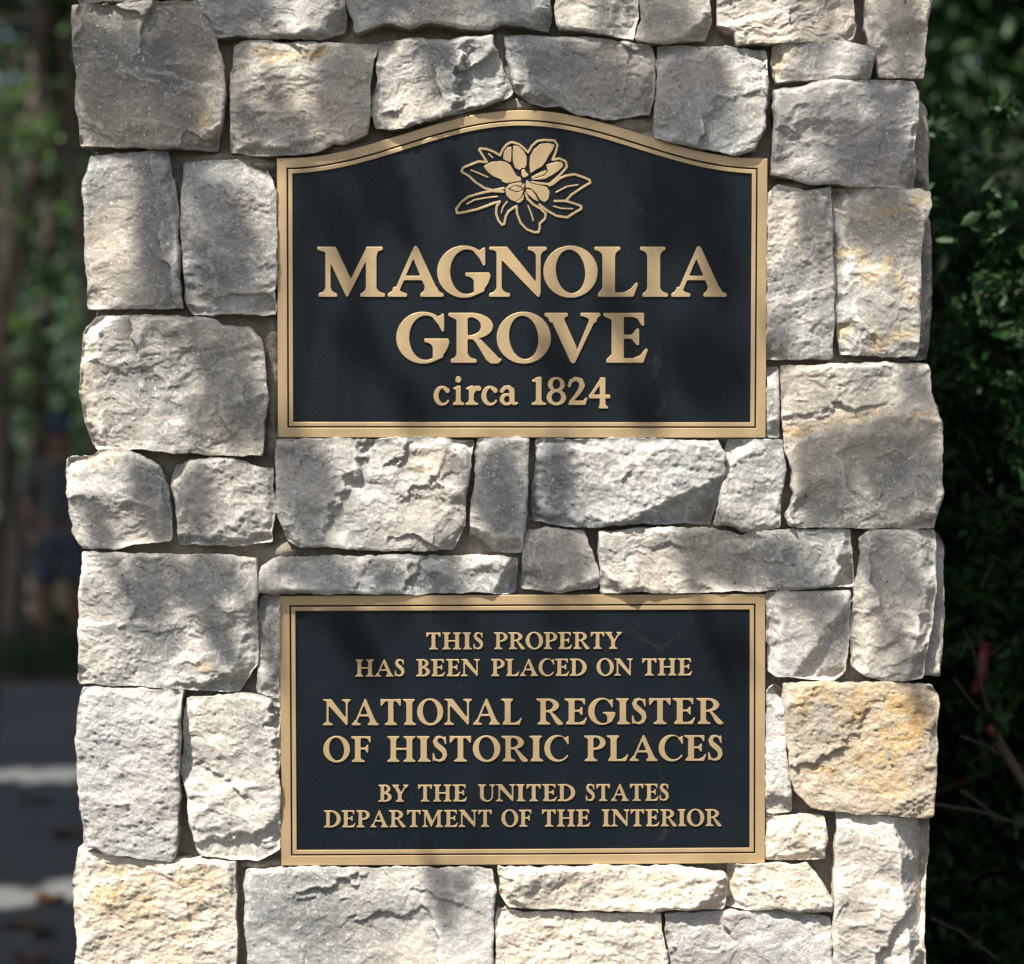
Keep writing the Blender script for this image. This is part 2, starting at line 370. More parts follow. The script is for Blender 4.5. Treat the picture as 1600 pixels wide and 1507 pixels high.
S([(1352,-110),(1400,-111)],[(1456,-110),(1454,0),(1448,50),(1446,83)],[(1444,121),(1400,120)],[(1374,119),(1370,88),(1358,66),(1352,20)], p=8, m='mauve')
S([(1210,70),(1260,67),(1322,66),(1350,70)],[(1363,73),(1368,88),(1364,105)],[(1360,121),(1290,123)],[(1214,126),(1209,100)], p=14, m='grey', stain=[('e',1222,95,20,30,.8)])
S([(116,-112),(200,-114)],[(276,-113),(284,-60),(287,-8)],[(286,-3),(200,-1)],[(120,0),(114,-60)], p=11, m='cool')
# second course
S([(366,72),(378,64),(408,62),(440,67),(508,67),(560,66)],[(590,67),(588,80),(582,105),(575,136),(578,160),(577,180)],[(574,208),(540,225),(522,224),(500,234),(440,243),(400,242)],[(360,237),(361,180),(359,136),(364,90)], style='layer', p=9, m='grey', stain=[('l',[(400,82),(455,92),(500,82)],8,.9),('e',500,180,120,50,.25)])
S([(592,66),(620,63),(702,62),(728,58)],[(770,57),(771,72),(778,88),(790,115)],[(802,144),(786,156),(760,165),(720,172),(690,182),(660,190),(636,200),(608,202)],[(586,198),(579,176),(581,154),(590,124),(589,100)], p=11, m='cool', cuts=[(712,120,12,1.0,15,70)])
S([(788,57),(840,56),(915,59),(965,66)],[(1016,69),(1025,90),(1025,112),(1021,150)],[(1016,176),(980,182),(945,185),(897,177),(876,164)],[(828,160),(806,144),(800,120),(793,90)], p=8, m='grey', cuts=[(975,115,5,.5,6,70)])
S([(1030,71),(1100,72),(1150,75)],[(1198,78),(1199,120),(1199,160),(1196,200)],[(1180,234),(1150,241),(1100,233),(1060,222)],[(1024,214),(1022,185),(1028,140),(1027,100)], p=11, m='cool', cuts=[(1150,150,70,.5,8,50)])
S([(1210,142),(1240,138),(1273,129),(1289,126),(1349,125)],[(1429,127),(1438,143),(1432,192),(1430,232)],[(1432,293),(1382,292),(1303,287),(1263,289),(1233,280)],[(1206,272),(1206,246),(1212,199),(1209,165)], p=15, m='mauve', stain=[('e',1215,270,25,20,.6)], back=40)
S([(1418,150),(1436,152)],[(1446,170),(1451,206),(1451,260)],[(1450,295)],[(1418,295),(1418,220)], p=-26, m='dark', style='smooth', label='shaded return stone at the right corner', back=190)  # dark stone colour stands in for the shade on the corner's side
# left column
S([(141,243),(173,241)],[(260,236),(264,268),(273,292),(278,340),(282,432)],[(285,481),(210,481)],[(137,481),(133,398),(131,332),(130,282)], p=9, m='grey', style='smooth', stain=[('e',170,390,40,60,.35)])
S([(287,254),(350,250)],[(411,254),(424,278),(431,299),(431,400)],[(429,490),(360,491)],[(300,490),(289,472),(286,415),(282,332),(284,285)], p=9, m='cool')
S([(146,496),(230,494),(325,497),(350,508)],[(390,512),(408,530),(414,570),(416,620),(411,670)],[(408,711),(310,708),(212,703)],[(147,701),(136,679),(128,646),(124,613),(126,563),(129,520)], p=14, m='grey', cuts=[(330,690,70,.4,8,60)])
S([(102,716),(143,712),(160,704),(190,702),(215,709)],[(247,727),(256,745),(262,779),(268,815)],[(264,845),(212,850),(179,857)],[(126,855),(112,834),(109,799),(104,762)], p=10, m='grey', stain=[('e',150,715,40,14,.5)])
S([(272,728),(300,720),(332,717),(365,719),(388,728)],[(425,733),(428,790)],[(424,846),(365,853)],[(280,851),(277,812),(268,765)], p=7, m='cool', style='pitted')
S([(128,864),(265,868)],[(398,873),(401,930),(402,985),(399,1040)],[(372,1081),(280,1076),(200,1071)],[(123,1069),(122,1015),(124,960)], p=13, m='grey', stain=[('e',315,1040,14,9,1.5),('e',150,960,40,70,.2)], label='large stone block with a small orange stain')
S([(407,931)],[(436,931),(437,1000)],[(436,1089),(415,1086)],[(401,1082),(402,1040),(404,980)], p=4, m='cool', style='smooth')
S([(128,1076),(200,1078)],[(283,1081),(281,1155),(278,1260)],[(271,1348),(210,1342),(157,1331)],[(131,1323),(128,1277),(122,1225),(117,1155),(121,1105)], p=20, m='blue', style='pitted', E=2, Rr=3, label='pale blue grey pitted stone block')
S([(291,1093),(340,1088),(395,1086)],[(434,1093),(436,1200),(436,1290)],[(436,1328),(402,1345),(350,1342)],[(312,1336),(300,1300),(284,1205),(288,1125)], p=9, m='grey', cuts=[(424,1150,0,1.1,14,70),(350,1215,125,.7,8,70),(370,1300,80,.5,10,80)])
S([(122,1326),(150,1335),(230,1346),(310,1344)],[(366,1350),(368,1507),(370,1600)],[(368,1632),(230,1636)],[(118,1630),(116,1560),(120,1480),(117,1430),(111,1385)], p=12, m='cream', style='pitted', base=.0, E=2, Rr=3, label='cream stone block with yellow stains', stain=[('e',195,1395,60,45,.9),('e',300,1385,50,45,.7),('e',260,1450,45,60,.5)])
# band between the plaques
S([(432,688),(560,686),(650,686)],[(740,688),(736,728),(728,770),(727,820)],[(708,858),(620,861),(540,856)],[(466,855),(445,842),(433,800),(431,740)], p=10, m='grey', cuts=[(560,715,20,1.2,8,50),(520,790,25,1.0,8,60),(625,700,30,1.2,8,40),(660,760,60,.8,6,60),(700,840,45,.8)], stain=[('e',670,720,40,25,.45)])
S([(747,686),(790,686)],[(826,686),(825,740),(821,810)],[(815,864),(780,862)],[(736,856),(735,810),(744,722)], p=5, m='cool', style='smooth')
S([(838,687),(980,686)],[(1122,689),(1131,708),(1131,738),(1125,768)],[(1112,819),(975,819),(900,824),(870,819)],[(834,814),(832,790),(836,735)], p=15, m='cool', style='pitted', cuts=[(1050,780,63,.8)])
S([(1140,687),(1180,686)],[(1222,688),(1229,735),(1221,775)],[(1220,823),(1160,829),(1140,822)],[(1118,820),(1124,785),(1135,735),(1134,706)], p=8, m='grey', style='pitted')
S([(408,886),(428,873),(507,870),(620,869),(727,871),(780,869)],[(808,875),(806,900)],[(804,926),(600,927)],[(404,926),(404,905)], p=9, m='cool', cuts=[(650,890,30,.6,9,50),(560,900,30,.5,7,40)])
S([(823,831),(850,827)],[(912,831),(920,850),(929,872),(935,895)],[(934,918),(880,925)],[(815,920),(817,872)], p=7, m='cool')
S([(936,832),(1037,826),(1112,827),(1160,838),(1180,829)],[(1329,828),(1333,868)],[(1338,916),(1240,921),(1100,926)],[(940,926),(937,880)], p=9, m='cool')
# right column
S([(1199,574)],[(1217,574),(1217,640)],[(1218,683)],[(1200,682),(1200,630)], p=3, m='grey', amp=.4)
S([(1203,300),(1216,290),(1240,295),(1260,299)],[(1299,292),(1302,400),(1303,480)],[(1301,560),(1250,561)],[(1200,560),(1200,450),(1201,350)], p=8, m='grey', style='pitted', amp=.7)
S([(1306,291),(1380,295)],[(1454,300),(1456,322),(1444,350),(1439,385),(1440,450),(1437,513)],[(1432,556),(1340,556)],[(1316,552),(1308,500),(1303,400)], p=11, m='grey', back=45, stain=[('l',[(1340,340),(1400,330),(1445,310)],9,.7),('l',[(1310,400),(1345,390),(1360,440),(1395,410),(1420,470)],9,.9),('l',[(1315,520),(1360,500),(1370,545),(1420,520)],9,.9)], label='dark topped stone block with yellow veins')
S([(1420,330),(1446,332)],[(1453,345),(1456,420),(1455,480)],[(1450,560)],[(1420,560),(1420,450)], p=-26, m='dark', style='smooth', label='shaded return stone at the right corner', back=190)  # shade of the side face put in as the dark stone colour
S([(1223,572),(1340,570)],[(1450,570),(1455,580),(1454,613),(1464,636),(1472,659),(1474,712),(1472,779)],[(1461,825),(1316,823)],[(1233,821),(1231,808),(1240,775),(1239,735),(1229,705),(1224,660)], p=13, m='grey', cuts=[(1300,640,80,.8,7,90)], stain=[('l',[(1226,672),(1290,664),(1350,648),(1400,652),(1472,650)],7,1.3)], label='large stone block crossed by a yellow vein')
S([(1344,842),(1362,828)],[(1462,829),(1464,880),(1466,920),(1456,985),(1446,1030)],[(1444,1061),(1377,1064),(1350,1056)],[(1334,1042),(1330,985),(1334,945),(1346,880)], p=10, m='grey', back=45)
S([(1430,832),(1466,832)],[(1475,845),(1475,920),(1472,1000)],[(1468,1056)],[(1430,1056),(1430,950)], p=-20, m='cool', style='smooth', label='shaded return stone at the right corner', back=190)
S([(1199,927),(1260,926)],[(1328,924),(1328,963),(1327,1020)],[(1322,1052),(1306,1064),(1256,1060),(1215,1058)],[(1202,1049),(1200,981)], p=9, m='cool', style='smooth', cuts=[(1270,1010,36,.55,22)])
S([(1226,1070),(1325,1067)],[(1458,1073),(1467,1085),(1466,1140),(1464,1200)],[(1458,1277),(1380,1273),(1307,1268)],[(1268,1262),(1244,1238),(1233,1190),(1228,1120)], p=14, m='ochre', style='pitted', cuts=[(1270,1190,70,.9,6,70),(1330,1140,30,.7,5,50)], label='orange ochre stone block', stain=[('e',1400,1135,60,65,1.0),('e',1262,1092,45,28,.8),('e',1345,1105,40,50,.45),('e',1395,1225,60,22,.5),('l',[(1240,1215),(1320,1195),(1400,1175)],10,.6)])
S([(1199,1080),(1214,1071)],[(1225,1080),(1229,1143),(1227,1175),(1236,1225)],[(1237,1269)],[(1199,1271),(1198,1180)], p=6, m='blue', amp=.6)
S([(1199,1279),(1240,1275)],[(1288,1277),(1292,1312)],[(1288,1342),(1240,1346)],[(1199,1344),(1199,1310)], p=9, m='cream', style='pitted')
S([(1309,1270),(1380,1276)],[(1460,1286),(1459,1330),(1452,1400),(1448,1470)],[(1456,1600),(1380,1604)],[(1308,1600),(1302,1500),(1303,1420),(1307,1330)], p=12, m='white', cuts=[(1406,1340,-5,1.25),(1385,1470,30,.8,14,80)], label='white stone block with a broken grey side')
# bottom course
S([(384,1362),(405,1358),(560,1357),(723,1358)],[(768,1362),(774,1388),(771,1450)],[(766,1580),(580,1584)],[(390,1578),(386,1490),(382,1434)], p=9, m='grey', style='smooth', cuts=[(520,1380,75,.9,7,60),(600,1430,80,.7,5,80),(690,1400,110,.8,6,50)])
S([(779,1358),(900,1356),(1050,1356),(1090,1360)],[(1134,1366),(1134,1395)],[(1132,1421),(1020,1423),(900,1421)],[(795,1418),(780,1398)], p=15, m='cream', style='pitted')
S([(1141,1354),(1200,1352)],[(1262,1352),(1276,1368),(1300,1408)],[(1300,1425),(1220,1422)],[(1138,1420),(1138,1390)], p=14, m='cream', style='pitted', base=.15)
S([(777,1424),(860,1428),(960,1428)],[(1031,1428),(1033,1455),(1042,1500)],[(1050,1590),(900,1592)],[(772,1588),(774,1480)], p=7, m='cream', style='pitted')
S([(1040,1430),(1120,1426),(1245,1427)],[(1298,1436),(1300,1480)],[(1302,1590),(1180,1594)],[(1056,1588),(1048,1510)], p=9, m='blue')
# courses below the frame and above it, and the two side faces
rr = random.Random(5)
def course(y0, y1, xa, xb, **kw):
    x = xa
    while x < xb-60:
        w = rr.uniform(150, 330); x2 = x+w if x+w < xb-110 else xb
        j = lambda a=5: rr.uniform(-a, a)
        S([(x+4+j(2), y0+j())], [(x2-4+j(2), y0+j())], [(x2-4+j(), y1-8+j(3))], [(x+4+j(), y1-8+j(3))], p=rr.uniform(6, 15), m=rr.choice(['grey', 'cool', 'cream', 'mauve', 'grey']), style=rr.choice(['rough', 'layer', 'pitted']), step=7, **kw)
        x = x2
for a, b in ((1640, 1850), (1850, 2010), (2010, 2200), (2200, 2372)): course(a, b, 112, 1465)
course(-300, -122, 112, 1460)
XL, XR = (122-CX)*K, (1448-CX)*K
SR = lambda x, y, h: np.stack([XR+h*K*.6, x*K, H0+(CY-y)*K], -1)
SL = lambda x, y, h: np.stack([XL-h*K*.6, (1440-x)*K, H0+(CY-y)*K], -1)
for y0, y1 in ((-300, -70), (-70, 140), (140, 330), (330, 560), (560, 800), (800, 1060), (1060, 1270), (1270, 1500), (1500, 1720), (1720, 1980), (1980, 2180), (2180, 2372)):
    course(y0, y1, 165, 1300, to_world=SR, back=40); course(y0, y1, 140, 1275, to_world=SL, back=40)

# mortar: rough bed that the stones sit in, deep in the joints and struck up to the plaques
def mortar():
    xs = np.arange(145, 1430, 4.); ys = np.arange(-300, 2368, 4.); X, Y = np.meshgrid(xs, ys)
    h = -23+3.5*fbm(X/40, Y/40, 3, 4, .6)+2.2*fbm(X/9, Y/9, 5, 3, .65)
    f = np.zeros_like(X)
    for (x, y, rx, ry) in ((782,70,16,40),(795,125,14,35),(720,184,45,14),(800,163,40,14),(545,232,42,10),(985,195,45,16),(1015,215,25,16),(365,246,70,11),(424,590,13,100),(424,690,14,25),(405,1352,40,10),(428,1086,14,9),(1250,290,40,8),(1178,247,20,7),(1135,683,20,7),(1205,1275,20,7),(1345,700,1,1),(442,862,22,12),(410,255,30,9)):
        f = np.maximum(f, np.exp(-(((X-x)/rx)**2+((Y-y)/ry)**2)**1.5))
    h = h+f*19
    # level under the plaques so nothing pokes through them
    inp = ((X > 425) & (X < 1206) & (Y > 150) & (Y < 690)) | ((X > 430) & (X < 1203) & (Y > 922) & (Y < 1356))
    h = np.where(inp, np.minimum(h, -4), h)
    h = np.clip(h, -40, 2); h = h-14*sstep(22, 0, np.minimum(X-145, 1427-X))
    n0 = X.size; V = px(X.ravel(), Y.ravel(), 0); V[:, 1] = -h.ravel()*K
    nv, nu = X.shape; idx = np.arange(n0).reshape(nv, nu)
    F = [np.stack([idx[:-1, :-1], idx[1:, :-1], idx[1:, 1:], idx[:-1, 1:]], -1).reshape(-1, 4)]
    loop = np.concatenate([idx[0, :-1], idx[:-1, -1], idx[-1, :0:-1], idx[:0:-1, 0]])
    B = V[loop].copy(); B[:, 1] = 1.06; V = np.concatenate([V, B]); nl = len(loop); i = np.arange(nl); j = (i+1) % nl
    F.append(np.stack([loop[i], n0+i, n0+j, loop[j]], -1)); me = np_mesh('mortar_core', V-np.array(pillar.location), F+[np.arange(n0, n0+nl)[None, ::-1]])
    link('mortar_core', me, [MORTAR], pillar)
mortar()
# ------------------------------------------------------------------ raised lettering: glyphs drawn as masks, traced and extruded
class Mask:
    def __init__(s, x0, x1, y0, y1, r):
        s.x0, s.y0, s.r = x0, y0, r
        s.X, s.Y = np.meshgrid(np.arange(x0, x1, 1/r), np.arange(y0, y1, 1/r)); s.m = np.zeros(s.X.shape)
    def put(s, k, sign): s.m = np.maximum(s.m, k) if sign > 0 else np.where(k > 0, 0, s.m)
    def inpoly(s, pts):
        X, Y = s.X, s.Y; c = np.zeros(X.shape, bool)
        for (xa, ya), (xb, yb) in zip(pts, pts[1:]+pts[:1]):
            if ya == yb: continue
            k = (ya > Y) != (yb > Y); c ^= k & (X < (xb-xa)*(Y-ya)/(yb-ya)+xa)
        return c
    def poly(s, pts, sign=1): s.put(s.inpoly(pts).astype(float), sign); return s
    def stroke(s, pts, w=None, sign=1):
        k = np.zeros(s.X.shape)
        q = [(a[0], a[1], (a[2] if w is None else w)/2) for a in pts]
        for (xa, ya, ra), (xb, yb, rb) in zip(q[:-1], q[1:]):
            dx, dy = xb-xa, yb-ya; t = np.clip(((s.X-xa)*dx+(s.Y-ya)*dy)/(dx*dx+dy*dy+1e-9), 0, 1)
            k = np.maximum(k, (np.hypot(s.X-xa-t*dx, s.Y-ya-t*dy) < ra+(rb-ra)*t))
        s.put(k, sign); return s
    def inell(s, cx, cy, rx, ry, rot=0):
        a = math.radians(rot); dx, dy = s.X-cx, s.Y-cy
        return ((dx*math.cos(a)+dy*math.sin(a))/rx)**2+((-dx*math.sin(a)+dy*math.cos(a))/ry)**2 < 1
    def ring(s, o, i, clip=None):
        k = s.inell(*o) & ~s.inell(*i)
        if clip: k &= s.inpoly(clip)
        s.put(k.astype(float), 1); return s
    def rect(s, xa, ya, xb, yb): return s.poly([(xa, ya), (xb, ya), (xb, yb), (xa, yb)])
    def foot(s, x0, x1, s0, s1, y=0, d=1):
        t, h = 6.5, 19
        q = lambda xa, xb: [((1-u)**2*xa+2*u*(1-u)*(xb+(xa-xb)*.12)+u*u*xb, y+d*((1-u)**2*t+2*u*(1-u)*(t+1.5)+u*u*h)) for u in np.linspace(0, 1, 7)]
        return s.poly([(x0, y), (x1, y)]+q(x1, s1)+q(x0, s0)[::-1])
    def head(s, x0, x1, s0, s1, y=100): return s.foot(x0, x1, s0, s1, y, -1)
    def contours(s, sig, lev=.5, tol=.12):
        rad = max(1, int(sig*s.r*3)); k = np.exp(-.5*(np.arange(-rad, rad+1)/(sig*s.r))**2); k /= k.sum(); m = s.m
        for ax in (0, 1): m = np.apply_along_axis(lambda a: np.convolve(a, k, 'same'), ax, m)
        m = np.pad(m, 1); b = m > lev
        code = b[:-1, :-1]*1+b[:-1, 1:]*2+b[1:, 1:]*4+b[1:, :-1]*8
        E = {1: [(3, 0)], 2: [(0, 1)], 3: [(3, 1)], 4: [(1, 2)], 5: [(3, 0), (1, 2)], 6: [(0, 2)], 7: [(3, 2)], 8: [(2, 3)], 9: [(2, 0)], 10: [(0, 1), (2, 3)], 11: [(2, 1)], 12: [(1, 3)], 13: [(1, 0)], 14: [(0, 3)]}
        nxt = {}; pos = {}
        def key(i, j, e):
            k_ = ((i, j, 0), (i, j+1, 1), (i+1, j, 0), (i, j, 1))[e]
            if k_ not in pos:
                a = (k_[0], k_[1]); c = (k_[0], k_[1]+1) if k_[2] == 0 else (k_[0]+1, k_[1])
                t = (lev-m[a])/(m[c]-m[a]); pos[k_] = (s.x0+(a[1]+t*(c[1]-a[1])-1)/s.r, s.y0+(a[0]+t*(c[0]-a[0])-1)/s.r)
            return k_
        for i, j in zip(*np.nonzero((code > 0) & (code < 15))):
            for e0, e1 in E[int(code[i, j])]: nxt[key(i, j, e0)] = key(i, j, e1)
        out = []
        while nxt:
            k0, k = nxt.popitem(); loop = [pos[k0]]
            while k != k0: loop.append(pos[k]); k = nxt.pop(k)
            if len(loop) > 8: out.append(rdp(loop, tol))
        return out
def rdp(loop, tol):
    P = np.asarray(loop+[loop[0]]); keep = np.zeros(len(P), bool); h = len(P)//2; keep[[0, h, len(P)-1]] = True
    st = [(0, h), (h, len(P)-1)]
    while st:
        a, b = st.pop()
        if b-a < 2: continue
        d = P[b]-P[a]; L = np.hypot(*d)+1e-9; q = P[a+1:b]-P[a]; e = np.abs(q[:, 0]*d[1]-q[:, 1]*d[0])/L; i = e.argmax()
        if e[i] > tol: keep[a+1+i] = True; st += [(a, a+1+i), (a+1+i, b)]
    return P[:-1][keep[:-1]]
def build_glyphs(sig=1.15, lev=.5):
    G = {}
    def g(ch, w, f):
        k = Mask(-8, w+8, -20, 110, 2.4); f(k); G[ch] = (w, k.contours(sig, lev))
    g('M', 136, lambda k: k.rect(17, 3, 27, 96).poly([(4, 100), (37, 100), (69, 33), (61.5, 0), (58.5, 0), (26, 70), (16, 90)]).poly([(58, 4), (62, 1), (111, 98), (100, 100), (66, 32)]).rect(98, 4, 119, 100).foot(3, 40, 17, 27).foot(87, 136, 98, 119).poly([(0, 100), (30, 100), (27, 88), (14, 90), (0, 94)]).poly([(99, 100), (132, 100), (132, 94), (122, 91), (119, 82)]))
    g('A', 113, lambda k: k.poly([(53, 97), (57, 102), (61, 98), (101, 12), (100, 0), (75, 0), (75, 20), (50, 80)]).stroke([(56, 97, 8), (15, 4, 9)]).rect(30, 33, 72, 41.5).foot(0, 39, 11, 21).foot(66, 113, 75, 100))
    g('G', 105, lambda k: (k.ring((54, 50, 54, 52), (60, 50, 34, 45)), k.poly([(64, 64), (84, 92), (120, 96), (120, 44), (64, 44)], -1), k.poly([(74, 89), (84, 91), (93, 98), (97, 98), (97, 63), (93, 62), (86, 76), (74, 90)]), k.poly([(74.5, 2), (95, 11), (95, 46), (74.5, 46)]), k.head(57, 106, 74.5, 95, 48)))
    g('N', 116, lambda k: k.rect(15, 3, 25, 92).foot(0, 42, 15, 25).poly([(4, 100), (36, 100), (96, 27), (103, 10), (101, -1), (97, 0), (24, 75), (12, 92)]).rect(94.5, 6, 103.5, 98).head(78, 116, 94.5, 103.5).poly([(0, 100), (20, 100), (20, 88), (10, 93), (0, 94)]))
    g('O', 109, lambda k: k.ring((54.5, 50, 54.5, 52), (54.5, 50.5, 29.5, 44, 7)))
    g('L', 88, lambda k: k.rect(16, 3, 41, 97).head(0, 52, 16, 41).poly([(7, 0), (78, 0), (88, 27), (83, 28), (72, 15), (60, 8.5), (41, 8), (30, 20), (16, 17), (7, 6)]))
    g('I', 57, lambda k: k.rect(15, 3, 41, 97).head(0, 52, 15, 41).foot(5, 57, 15, 41))
    g('R', 107, lambda k: (k.rect(17, 3, 39, 97), k.poly([(0, 100), (45, 100), (45, 91), (17, 86), (0, 94)]), k.ring((45, 73.5, 45, 26.5), (42, 73, 24, 18.5), [(38, 40), (120, 40), (120, 110), (38, 110)]), k.foot(5, 57, 17, 39), k.poly([(46, 50), (66, 46), (104, 7), (107, 10), (107, 4), (100, -2), (86, -2), (76, 6), (56, 40)])))
    g('V', 110, lambda k: k.poly([(10, 93), (36, 93), (63, 31), (60, 0), (55, -2), (51, 2)]).poly([(54, 0), (60, 0), (103, 92), (91, 92)]).head(0, 46, 10, 36).head(71, 110, 91, 102))
    def E_(k, bot=True):
        k.rect(17, 3, 41, 98).poly([(0, 100), (82, 100), (82, 74), (77, 74), (69, 88), (58, 92), (41, 92), (17, 86), (0, 94)]).poly([(41, 48), (56, 48), (67, 35), (72, 35), (72, 68), (67, 68), (57, 56), (41, 56)])
        if bot: k.poly([(6, 0), (80, 0), (90, 27), (85, 28), (74, 14), (60, 8.5), (41, 8.5), (30, 18), (17, 17), (6, 6)])
        else: k.foot(4, 58, 17, 41)
    g('E', 90, E_); g('F', 83, lambda k: E_(k, False))
    g('T', 92, lambda k: k.rect(35, 3, 58, 96).rect(5, 90.5, 87, 99.5).poly([(3, 101), (13, 100), (24, 91), (9, 72), (4, 72)]).poly([(89, 101), (79, 100), (68, 91), (83, 72), (88, 72)]).foot(20, 73, 35, 58))
    g('H', 114, lambda k: k.rect(14, 3, 37, 97).rect(77, 3, 100, 97).foot(1, 50, 14, 37).foot(64, 113, 77, 100).head(1, 50, 14, 37).head(64, 113, 77, 100).rect(35, 46, 79, 54.5))
    g('P', 86, lambda k: (k.rect(15, 3, 38, 97), k.poly([(0, 100), (45, 100), (45, 91), (15, 86), (0, 94)]), k.ring((43, 72, 43, 28), (40, 72, 23, 20), [(38, 30), (120, 30), (120, 110), (38, 110)]), k.foot(2, 54, 15, 38)))
    g('B', 86, lambda k: (k.rect(15, 3, 38, 97), k.poly([(0, 100), (45, 100), (45, 92), (15, 88), (0, 94)]), k.poly([(0, 0), (45, 0), (45, 8), (15, 12), (0, 6)]), k.ring((42, 76, 36, 24.5), (38, 76, 18, 17.5), [(36, 40), (120, 40), (120, 110), (36, 110)]), k.ring((42, 27, 44, 27.5), (38, 27, 23, 19.5), [(36, -10), (120, -10), (120, 60), (36, 60)])))
    g('D', 106, lambda k: (k.rect(15, 3, 38, 97), k.poly([(0, 100), (45, 100), (45, 92), (15, 88), (0, 94)]), k.poly([(0, 0), (45, 0), (45, 8), (15, 12), (0, 6)]), k.ring((40, 50, 66, 50.5), (38, 50, 42, 42.5), [(36, -10), (120, -10), (120, 110), (36, 110)])))
    g('C', 97, lambda k: (k.ring((52, 50, 52, 52), (60, 51, 36, 44.5)), k.poly([(60, 50), (86, 92), (130, 100), (130, 20), (97, 21)], -1), k.poly([(76, 89), (84, 91), (92, 98), (96, 98), (97, 64), (92, 63), (86, 76), (74, 90)])))
    g('S', 64, lambda k: (k.stroke([(52, 84, 8), (44, 93, 8), (32, 97, 9), (18, 91, 14), (13, 78, 18), (20, 65, 21), (34, 54, 22), (48, 41, 21), (52, 26, 18), (46, 11, 14), (32, 4, 9), (18, 6, 8), (9, 16, 8)]), k.poly([(46, 90), (51, 98), (56, 99), (58, 67), (53, 66), (46, 84)]), k.poly([(4, 1), (9, 2), (16, 10), (9, 34), (3, 35)])))
    g('U', 106, lambda k: (k.rect(14, 30, 37, 97), k.rect(83, 30, 92, 97), k.head(0, 51, 14, 37), k.head(68, 106, 83, 92), k.ring((53, 32, 39, 34), (60, 32, 23, 25.5), [(-5, -10), (120, -10), (120, 33), (-5, 33)])))
    g('Y', 104, lambda k: k.poly([(8, 94), (34, 94), (60, 48), (50, 38), (37, 44)]).stroke([(88, 95, 9), (54, 42, 10)]).rect(37, 3, 60, 46).head(0, 45, 9, 34).head(68, 104, 84, 93).foot(23, 75, 37, 60))
    g('1', 58, lambda k: k.rect(17, 3, 38, 96).poly([(1, 90), (24, 102), (38, 102), (38, 88), (17, 84), (1, 85)]).foot(0, 57, 17, 38))
    g('8', 72, lambda k: k.ring((36, 75, 31, 27), (36, 75, 14.5, 19)).ring((36, 27, 36, 29), (36, 27, 18, 19.5)))
    g('2', 76, lambda k: k.stroke([(7, 70, 12), (12, 86, 13), (30, 96, 13), (50, 89, 18), (56, 71, 20), (46, 50, 16), (28, 28, 12), (12, 10, 11)]).poly([(3, 0), (68, 0), (76, 25), (70, 26), (60, 15), (10, 15)]))
    g('4', 82, lambda k: k.stroke([(52, 95, 12), (8, 31, 10)]).rect(3, 24, 82, 37).rect(44, -12, 64, 100).foot(40, 74, 44, 64, -13))
    g('c', 63, lambda k: (k.ring((31, 33, 31, 36), (37, 34, 19, 28)), k.poly([(36, 38), (60, 80), (100, 80), (100, 10), (60, 12)], -1), k.stroke([(40, 62, 13), (50, 54, 17), (51, 52, 17)])))
    g('i', 50, lambda k: k.rect(14, 3, 33, 66).foot(1, 48, 14, 33).poly([(0, 60), (22, 70), (33, 70), (33, 55), (14, 54)]).stroke([(23, 93, 23), (24, 93, 23)]))
    g('r', 64, lambda k: k.rect(14, 3, 33, 66).foot(1, 50, 14, 33).poly([(0, 60), (22, 70), (33, 70), (33, 55), (14, 54)]).stroke([(30, 44, 10), (42, 62, 14), (54, 60, 18)]))
    g('a', 67, lambda k: k.ring((26, 20, 26, 22), (28, 20, 12, 13)).rect(37, 6, 56, 48).stroke([(8, 51, 15), (18, 63, 12), (34, 65, 14), (46, 54, 19), (46, 40, 19)]).stroke([(50, 8, 15), (58, 4, 10), (66, 6, 7)]))
    return G
GL = build_glyphs(); GL_FINE = build_glyphs(2.1, .69)
GOLD = None
def metal_mat(name, c, rough, metal, var=.12):
    m, nt, b = mat(name); tc = N(nt, 'ShaderNodeTexCoord'); v = tc.outputs['Object']
    mp = N(nt, 'ShaderNodeMapping'); mp.inputs['Scale'].default_value = (3, 1, 90); nt.links.new(v, mp.inputs[0])
    br = noise_n(nt, mp.outputs[0], 14, 5, .7)
    f = ramp(nt, noise_n(nt, v, 10, 5, .65, .6), [(.3, (1-var,)*3), (.7, (1+var,)*3)])
    col = mix(nt, 1.0, c, f, 'MULTIPLY')
    nt.links.new(col, b.inputs['Base Color']); b.inputs['Metallic'].default_value = metal
    r = ramp(nt, br, [(.3, (rough-.09,)*3), (.7, (rough+.1,)*3)]); nt.links.new(r, b.inputs['Roughness'])
    bp = N(nt, 'ShaderNodeBump', i_Strength=.12, i_Distance=.0006); nt.links.new(br, bp.inputs['Height']); nt.links.new(bp.outputs[0], b.inputs['Normal'])
    return m
GOLD = metal_mat('polished_bronze', (.44, .322, .178), .44, .48)
PATINA = simple_mat('bronze_patina', (.075, .035, .018), .55, .4, var=.3, scale=60)
